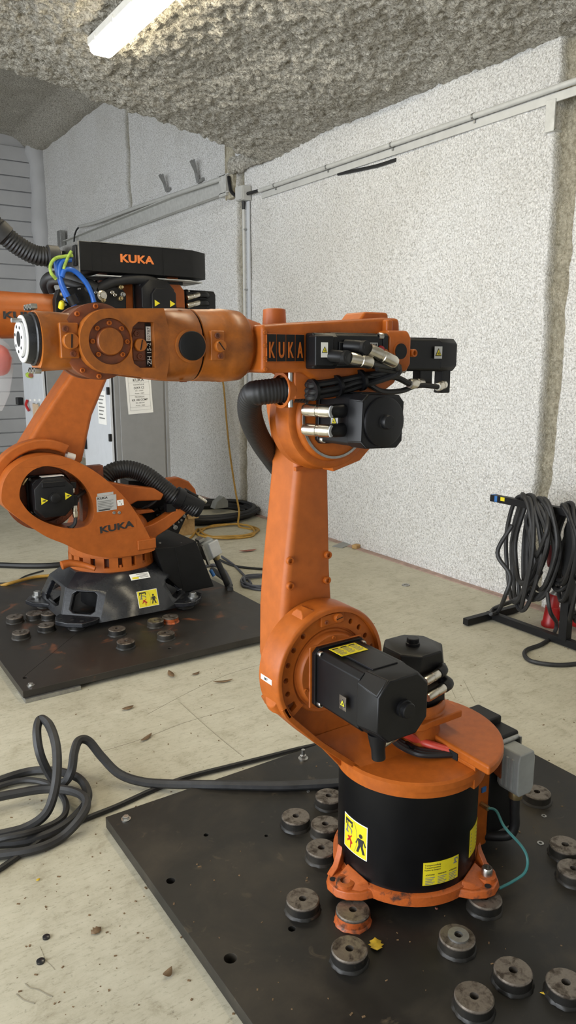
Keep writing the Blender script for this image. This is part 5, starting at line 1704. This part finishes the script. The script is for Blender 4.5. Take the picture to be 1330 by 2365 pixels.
r = .0165
main = [PZ(-40, 1935, r), PZ(0, 1928, r), PZ(60, 1912, .02), PZ(105, 1880, .05), PZ(125, 1830, .10), PZ(132, 1770, .16), PZ(128, 1715, .21), PZ(112, 1672, .24), PZ(93, 1662, .24), PZ(85, 1690, .22), PZ(92, 1740, .16),
        PZ(112, 1785, .08), PZ(130, 1806, .04), PZ(150, 1806, .05), PZ(165, 1780, .09), PZ(172, 1735, .13), PZ(183, 1710, .15), PZ(205, 1712, .14), PZ(235, 1748, .09), PZ(275, 1787, .045), PZ(330, 1806, .028),
        PZ(400, 1811, .030), PZ(455, 1812, .05), PZ(530, 1813, PT + r), PZ(640, 1815, PT + r), PZ(720, 1812, PT + r), PZ(785, 1808, PT + r), PZ(830, 1800, PT + r), PZ(900, 1790, PT + r)]
cable('power_cable', main, r, 'rubber_dusty', 'thick black cable that rises in a loop and runs to the drum base')
lp = [PZ(-60, 1945, r), PZ(0, 1948, r), PZ(70, 1940, r), PZ(140, 1912, r), PZ(190, 1868, r), PZ(203, 1835, r * 2), PZ(185, 1800, r * 2.5), PZ(140, 1783, r * 2.5), PZ(80, 1780, r), PZ(20, 1795, r), PZ(-40, 1822, r), PZ(-110, 1880, r), PZ(-140, 1940, r),
      PZ(-90, 1985, r), PZ(0, 1975, r), PZ(80, 1962, r), PZ(140, 1935, r), PZ(185, 1890, r * 3), PZ(200, 1850, r * 3.4), PZ(170, 1828, r * 3.2), PZ(110, 1822, r * 3), PZ(40, 1832, r * 3), PZ(-30, 1850, r * 3), PZ(-110, 1900, r * 3)]
cable('power_cable', lp, r * .95, 'rubber_dusty', 'thick black cable lying coiled on the concrete beside the front plate')
lp2 = [PZ(-50, 1840, r), PZ(0, 1815, r * 1), PZ(60, 1802, r), PZ(115, 1812, r), PZ(148, 1845, r), PZ(150, 1880, r), PZ(120, 1905, r), PZ(60, 1925, r * 3), PZ(0, 1938, r * 3), PZ(-60, 1960, r)]
cable('power_cable', lp2, r * .7, 'rubber_dusty', 'medium black cable inside the coil on the concrete')
thin = [PZ(-40, 2028, .01), PZ(0, 2006, .01), PZ(60, 1965, .01), PZ(120, 1925, .01), PZ(200, 1890, .01), PZ(270, 1862, .01), PZ(340, 1830, .01), PZ(400, 1806, .01), PZ(450, 1790, .012), PZ(530, 1770, .012), PZ(610, 1750, .012), PZ(680, 1732, .012), PZ(740, 1718, .012), PZ(840, 1690, .012), PZ(940, 1650, .012)]
cable('power_cable', thin, .0095, 'rubber', 'thin dark cable crossing the concrete behind the front plate')
# cables round the rear robot
cable('power_cable', [PZ(-30, 1303, .02), PZ(0, 1305, .02), PZ(60, 1307, .02), PZ(120, 1306, .02), PZ(170, 1300, .02), PZ(230, 1285, .02)], .022, 'rubber', 'black cable on the floor leading behind the rear robot ring')
cable('extension_cord', [PZ(-20, 1360, .012), PZ(20, 1348, PT2 + .012), PZ(80, 1333, PT2 + .012), PZ(130, 1328, PT2 + .012), PZ(180, 1318, PT2 + .012), PZ(260, 1290, .02)], .011, 'cord_yellow', 'ochre cord crossing the rear steel plate')
cable('extension_cord', [PZ(-20, 1348, .008), PZ(30, 1345, .008), PZ(60, 1330, .008), PZ(100, 1318, .008)], .006, 'rubber', 'thin black cord beside the ochre cord on the floor')
co = PX(516, 880, 3.2)
hk = PX(512, 846, XW)
tag(obj('wall_hook', MB().tube([hk + V(.02, 0, 0), hk + V(-.05, 0, 0), hk + V(-.07, 0, .015), hk + V(-.07, 0, .04)], .006, 8), 'steel_dull', origin=hk), 'small steel hook on the wall that holds the ochre cord', 'hook')
yc_ = [hk + V(-.04, .012, -.12), hk + V(-.035, .01, .012), hk + V(-.035, -.01, .010), PX(516, 890, 3.83), PX(522, 960, 3.81), PX(530, 1040, 3.76), PX(543, 1130, 3.64), PX(552, 1180, 3.52)]
c0 = PZ(525, 1228, .01)
for k in range(20):
    a = .6 - k * 2 * PI / 7
    rx, ry = .24 + .03 * (k % 3), .23 + .03 * ((k * 2) % 3)
    yc_.append(V(c0.x + rx * math.cos(a), c0.y + ry * math.sin(a), .01 + .004 * (k % 4)))
yc_ += [PZ(440, 1242, .01), PZ(400, 1260, .01)]
cable('extension_cord', yc_, .0095, 'cord_yellow', 'ochre cord hanging straight down and coiled on the floor by the wall')
random.seed(5)
bc = PZ(500, 1195, .02)
for k in range(3):
    pts = []
    for i in range(16):
        a = i * 2 * PI / 8 + k
        rr = .34 + .05 * random.random() + .03 * k
        pts.append(V(bc.x + .0 + rr * 1.15 * math.cos(a), bc.y + .15 + rr * math.sin(a), .02 + .022 * k + .02 * (i > 7)))
    cable('power_cable', pts, .021, 'rubber', 'thick black cable coiled at the foot of the wall, ' + ('lowest of three coils', 'middle of three coils', 'topmost of three coils')[k], group='coils by the wall')
pp = PX(510, 1165, 3.45)
pp = PZ(508, 1172, .05)
tag(obj('plug_hood', MB().prism([(pp.x - .09, .05), (pp.x + .07, .05), (pp.x + .07, .12), (pp.x + .02, .17), (pp.x - .06, .12)], 'Y', pp.y - .05, pp.y + .05), 'grey_plastic', bevel=.006, origin=(pp.x, pp.y, .05)),
    'grey plug hood lying on the coiled cables by the wall', 'plug')
cable('signal_cable', [PZ(500, 1290, .01), PZ(530, 1303, .01), PZ(560, 1310, .01), PZ(620, 1315, .01), PZ(700, 1318, .01)], .009, 'rubber', 'thin black cable lying straight across the floor behind the link arm')
gc = PZ(610, 1345, .01)
pts = [PZ(512, 1285, .01), PZ(540, 1305, .01), PZ(565, 1330, .01), PZ(580, 1348, .01)]
for i in range(34):
    a = 2.6 + i * 2 * PI / 10
    pts.append(V(gc.x + (.13 + .02 * (i % 3)) * math.cos(a), gc.y + (.13 + .02 * (i % 4)) * math.sin(a), .01 + .0035 * (i // 6)))
cable('signal_cable', pts, .0085, 'cord_grey', 'slim grey cable coiled on the floor beside the rear plate')
cable('signal_cable', [PZ(475, 1308, .012), PZ(495, 1305, .012), PZ(515, 1315, .012), PZ(528, 1335, .012), PZ(534, 1352, .012)], .012, 'cord_grey', 'grey cable bending round the rear corner of the rear plate')

# wooden block
wb = thing('wooden_pallet_block', (3.0, 6.15, 0), 'pine pallet offcut standing behind the rear robot', 'pallet')
w0 = PZ(447, 1236, 0)
for k in range(2):
    obj('block', MB().box((w0.x - .05 + .0, w0.y + .1 + k * .42, .075), (.16, .14, .15)), 'wood', wb, bevel=.004)
for k in range(2):
    obj('board', MB().box((w0.x - .06 + k * .12 - .06, w0.y + .3, .165), (.10, .62, .025)), 'wood', wb, bevel=.003)
obj('board', MB().box((w0.x - .05, w0.y + .3, .188), (.22, .58, .02)), 'wood', wb, bevel=.003)

# ================================================================ CABLE STAND BY THE WALL
SXx = 3.44
cs = thing('cable_stand', (SXx, 2.45, 0), 'black steel stand with a crossbar beside the white wall', 'stand')
t = .04
obj('base_bar', MB().bar((SXx, 2.98, .026), (SXx, 1.9, .026), t, t), 'black_matte', cs, bevel=.002)
for y in (2.955, 1.92):
    obj('foot_bar', MB().bar((3.215, y, .026), (3.67, y, .026), t, t), 'black_matte', cs, bevel=.002)
obj('upright', MB().box((SXx, 2.435, .385), (.05, .05, .70)), 'black_matte', cs, bevel=.002)
tb_ = obj('top_bar', MB().bar((SXx, 3.0, .745), (SXx, 1.87, .745), t, t), 'black_matte', cs, bevel=.002)
obj('paint_mark', MB().box((SXx - .0205, 2.955, .746), (.001, .02, .036)), 'bluepaint', tb_)
obj('paint_mark', MB().box((SXx - .0205, 2.905, .752), (.001, .03, .022)), 'yellow', tb_)
obj('paint_mark', MB().box((SXx, 2.985, .7655), (.04, .014, .001)), 'bluepaint', tb_)


def hung(seed, y0, n, wy, h0, h1, r, dx):
    random.seed(seed)
    pts = []
    for k in range(n):
        yc = y0 + random.uniform(-.03, .03)
        w = wy * random.uniform(.75, 1.2)
        hb = random.uniform(h0, h1)
        s = random.uniform(-.05, .05)
        top = .745 + .02 + r + .012 * (k % 3)
        x0 = SXx + dx * random.uniform(-1, 1)
        fx = -.045 if k % 2 else -.035
        pts += [V(x0 - .02, yc, top), V(SXx + fx - .02, yc - w * .55, top - .06), V(SXx + fx - .045 + s, yc - w, top - hb * .45), V(SXx + fx - .03 + s, yc - w * .55, top - hb * .88),
                V(SXx - .03, yc + w * .05, top - hb), V(SXx + .03, yc + w * .65, top - hb * .86), V(SXx + .05 + s, yc + w, top - hb * .45), V(SXx + .03, yc + w * .55, top - .05)]
    return pts


cable('hung_cable', hung(3, 2.74, 6, .155, .36, .69, .013, .02), .0125, 'rubber_dusty', 'black cable hung in the outermost loops, at the paint-marked end of the crossbar', group='cables hung on the stand', per=6)
cable('hung_cable', hung(4, 2.63, 6, .14, .26, .64, .013, .02), .0125, 'rubber_dusty', 'black cable looped over the crossbar between the paint-marked end and the upright', group='cables hung on the stand', per=6)
cable('hung_cable', hung(9, 2.48, 5, .12, .40, .60, .012, .02), .012, 'rubber', 'black cable looped over the crossbar right above the upright', group='cables hung on the stand', per=6)
cable('hung_cable', hung(12, 2.36, 5, .14, .35, .66, .012, .02), .012, 'rubber', 'black cable looped over the crossbar beyond the upright', group='cables hung on the stand', per=6)
tail = [V(SXx - .03, 2.56, .35), V(SXx - .06, 2.50, .2), PZ(1285, 1440, .08), PZ(1275, 1470, .012), PZ(1250, 1488, .012), PZ(1218, 1500, .012), PZ(1211, 1512, .012), PZ(1225, 1526, .012), PZ(1265, 1534, .012), PZ(1310, 1535, .012), PZ(1360, 1528, .012)]
cable('hung_cable', tail, .0115, 'rubber_dusty', 'cable end sweeping from the stand out over the concrete')
low = [PZ(1132, 1418, .015), PZ(1150, 1405, .04), PZ(1185, 1380, .12), PZ(1215, 1355, .2), PZ(1240, 1320, .3), PZ(1255, 1270, .42), PZ(1262, 1225, .55)]
cable('hung_cable', [V(SXx - .05, 2.80, .62), V(SXx - .09, 2.86, .45), PX(1178, 1330, SXx - .08), PX(1165, 1380, SXx - .1), PZ(1150, 1412, .06), PZ(1133, 1418, .062), PZ(1142, 1405, .05), PX(1190, 1385, SXx - .05), PX(1225, 1360, SXx), PX(1250, 1320, SXx)], .0125, 'rubber_dusty', 'slack cable loop resting on the foot of the stand')

p = PZ(1270, 1445, 0)
rp = thing('power_plug', (p.x, p.y, 0), 'red industrial plug standing on the floor behind the stand', 'plug')
obj('shell', MB().lathe((p.x, p.y, 0), (.02, -.06, 1), [(0, .052), (.014, .054), (.03, .046), (.12, .042), (.125, .036), (.19, .034), (.20, .028)], 24), 'red_plug', rp)
obj('cable_gland', MB().lathe((p.x + .004, p.y - .012, .19), (.1, -.5, 1), [(0, .028), (.03, .024), (.05, .016)], 16), 'steel_dull', rp)
p = PX(1278, 1265, SXx + .02)
rq = thing('power_plug', p, 'faded red plug with a grey collar among the hung cables', 'plug')
obj('shell', MB().lathe(p + V(0, 0, .02), (.1, .05, -1), [(0, .026), (.05, .031), (.11, .033), (.13, .028)], 20), 'pink_plug', rq)
obj('collar', MB().lathe(p + V(0, 0, .015), (-.05, 0, 1), [(0, .024), (.05, .022), (.06, .015)], 18), 'grey_plastic', rq)
obj('lead', MB().tube([p + V(0, 0, .06), p + V(-.01, -.01, .14), p + V(-.01, -.03, .2)], .012, 8), 'rubber', rq)
p = PZ(1322, 1440, .03)
rr_ = thing('power_plug', p, 'red plug lying on its side behind the stand upright', 'plug')
obj('shell', MB().lathe(p + V(0, 0, .03), (.3, -1, .0), [(-.08, .03), (-.03, .034), (0, .045), (.05, .05), (.055, .04)], 20), 'red_plug', rr_)

# ================================================================ SMALL LITTER
def leaf(u, v, L, W, ang, mat, label, z=0.0, curl=.012, jag=False):
    p = PZ(u, v, z)
    c, s = math.cos(ang), math.sin(ang)
    n = 8
    up, lo = [], []
    for i in range(n + 1):
        t = i / n
        w = W * math.sin(PI * t) ** .8 * (1 + (.22 * (-1) ** i if jag else .15 * nz(i, u, v, 1)))
        x = (t - .5) * L
        zz = curl * (4 * (t - .5) ** 2) + .0015
        for q, sg in ((up, 1), (lo, -1)):
            yy = sg * w / 2
            q.append(p + V(x * c - yy * s, x * s + yy * c, zz + abs(yy) * .3))
    mb = MB()
    pts = up + lo[::-1]
    mb.v = up + lo
    mb.f = [(i, i + 1, n + 2 + i, n + 1 + i) for i in range(n)]
    o = obj('fallen_leaf', mb, mat, origin=p, smooth=60)
    md = o.modifiers.new('thick', 'SOLIDIFY')
    md.thickness = .0008
    return tag(o, label, 'leaf')


leaf(868, 2187, .045, .034, 1.0, 'leaf_yellow', 'yellow leaf lying among the steel discs of the front plate', PT, .008, True)
leaf(387, 2253, .034, .022, .4, 'leaf', 'curled dark leaf on the concrete beside the front plate', 0, .014)
leaf(338, 1707, .075, .022, .5, 'leaf', 'brown leaf on the concrete behind the looped cable', 0, .01)
leaf(395, 1560, .09, .03, 1.4, 'leaf', 'brown curled leaf in front of the rear plate edge', 0, .01)
leaf(515, 1576, .10, .022, -.3, 'leaf', 'slender brown leaf in front of the rear plate, near the link arm', 0, .01)
leaf(452, 1558, .05, .02, .2, 'leaf', 'short brown leaf midway along the rear plate edge', 0, .008)
leaf(295, 1638, .06, .03, .1, 'leaf', 'reddish brown leaf scrap on open concrete', 0, .008)
leaf(572, 1274, .16, .05, -.2, 'leaf_red', 'pinkish paint flake on the floor beyond the rear plate', 0, .012)
leaf(222, 2152, .035, .026, .3, 'leaf', 'ochre leaf scrap flat on the concrete near the front plate', 0, .003, True)
leaf(88, 2034, .014, .010, .3, 'leaf_yellow', 'tiny yellow leaf crumb on the concrete near the coiled cable', 0, .003)
leaf(1265, 2297, .04, .010, -.6, 'leaf_yellow', 'thin yellow leaf shred beside the steel discs', PT, .004)
leaf(1008, 2100, .012, .010, .6, 'leaf_red', 'red paint chip on the plate under the foot lug', PT, .002)
for u, v, r_, z, lb in ((107, 2166, .010, 0, 'upper of two small dark metal slugs on the concrete'), (94, 2222, .011, 0, 'lower of two small dark metal slugs on the concrete')):
    p = PZ(u, v, z)
    tag(obj('metal_slug', MB().lathe(p, (0, 0, 1), [(0, r_), (.005, r_), (.006, r_ * .8)], 16), 'castiron', origin=p), lb, 'slug')
for u, v, r_, z, lb in ((1256, 1885, .0085, PT, 'small bright washer on the plate next to the disc behind the plug'), (1248, 1948, .0105, PT, 'bright washer on the plate beside the pair of discs'), (937, 1352, .028, 0, 'grey ring lying on the floor near the wall'), (712, 1828, .006, PT, 'tiny nut on the plate beside the thick cable')):
    p = PZ(u, v, z)
    tag(obj('washer', MB().lathe(p, (0, 0, 1), [(0, r_), (r_ * .22, r_), (r_ * .22, r_ * .5), (0, r_ * .5)], 20, cap=False), 'steel_dull', origin=p), lb, 'washer')
p = PZ(793, 1258, .004)
tag(obj('card_scrap', MB().box(p, (.20, .10, .006), Matrix.Rotation(.4, 3, 'Z')), 'grey_plastic', origin=p), 'dark flat scrap lying at the foot of the wall', 'scrap')
p = PZ(822, 1262, .02)
tag(obj('wood_chip', MB().box(p, (.06, .05, .035), Matrix.Rotation(.3, 3, 'Z')), 'wood', bevel=.008, origin=p), 'small pale wood chip at the foot of the wall', 'chip')
# crumbs and grit scattered over the concrete and plates
random.seed(21)
mb = MB()
for i in range(420):
    u, v = random.uniform(-20, 1330), random.uniform(1420, 2360)
    p = PZ(u, v, 0)
    on_plate = .745 < p.x < 2.285 and .7 < p.y < 2.238
    on_plate2 = .765 < p.x < 2.33 and 3.365 < p.y < 5.18
    if on_plate2:
        continue
    if on_plate:
        p = PZ(u, v, PT)
        if random.random() < .5 or not (.76 < p.x < 2.27 and .72 < p.y < 2.22):
            continue
    s = random.uniform(.0012, .0045)
    a = random.uniform(0, PI)
    R_ = Matrix.Rotation(a, 3, 'Z')
    mb.box(p + V(0, 0, s * .25), (s * random.uniform(1, 2.5), s, s * .5), R_)
g = obj('floor_grit', mb, 'leaf', smooth=0)
tag(g, 'fine dark grit scattered over the concrete and the front plate', 'grit', kind='stuff')
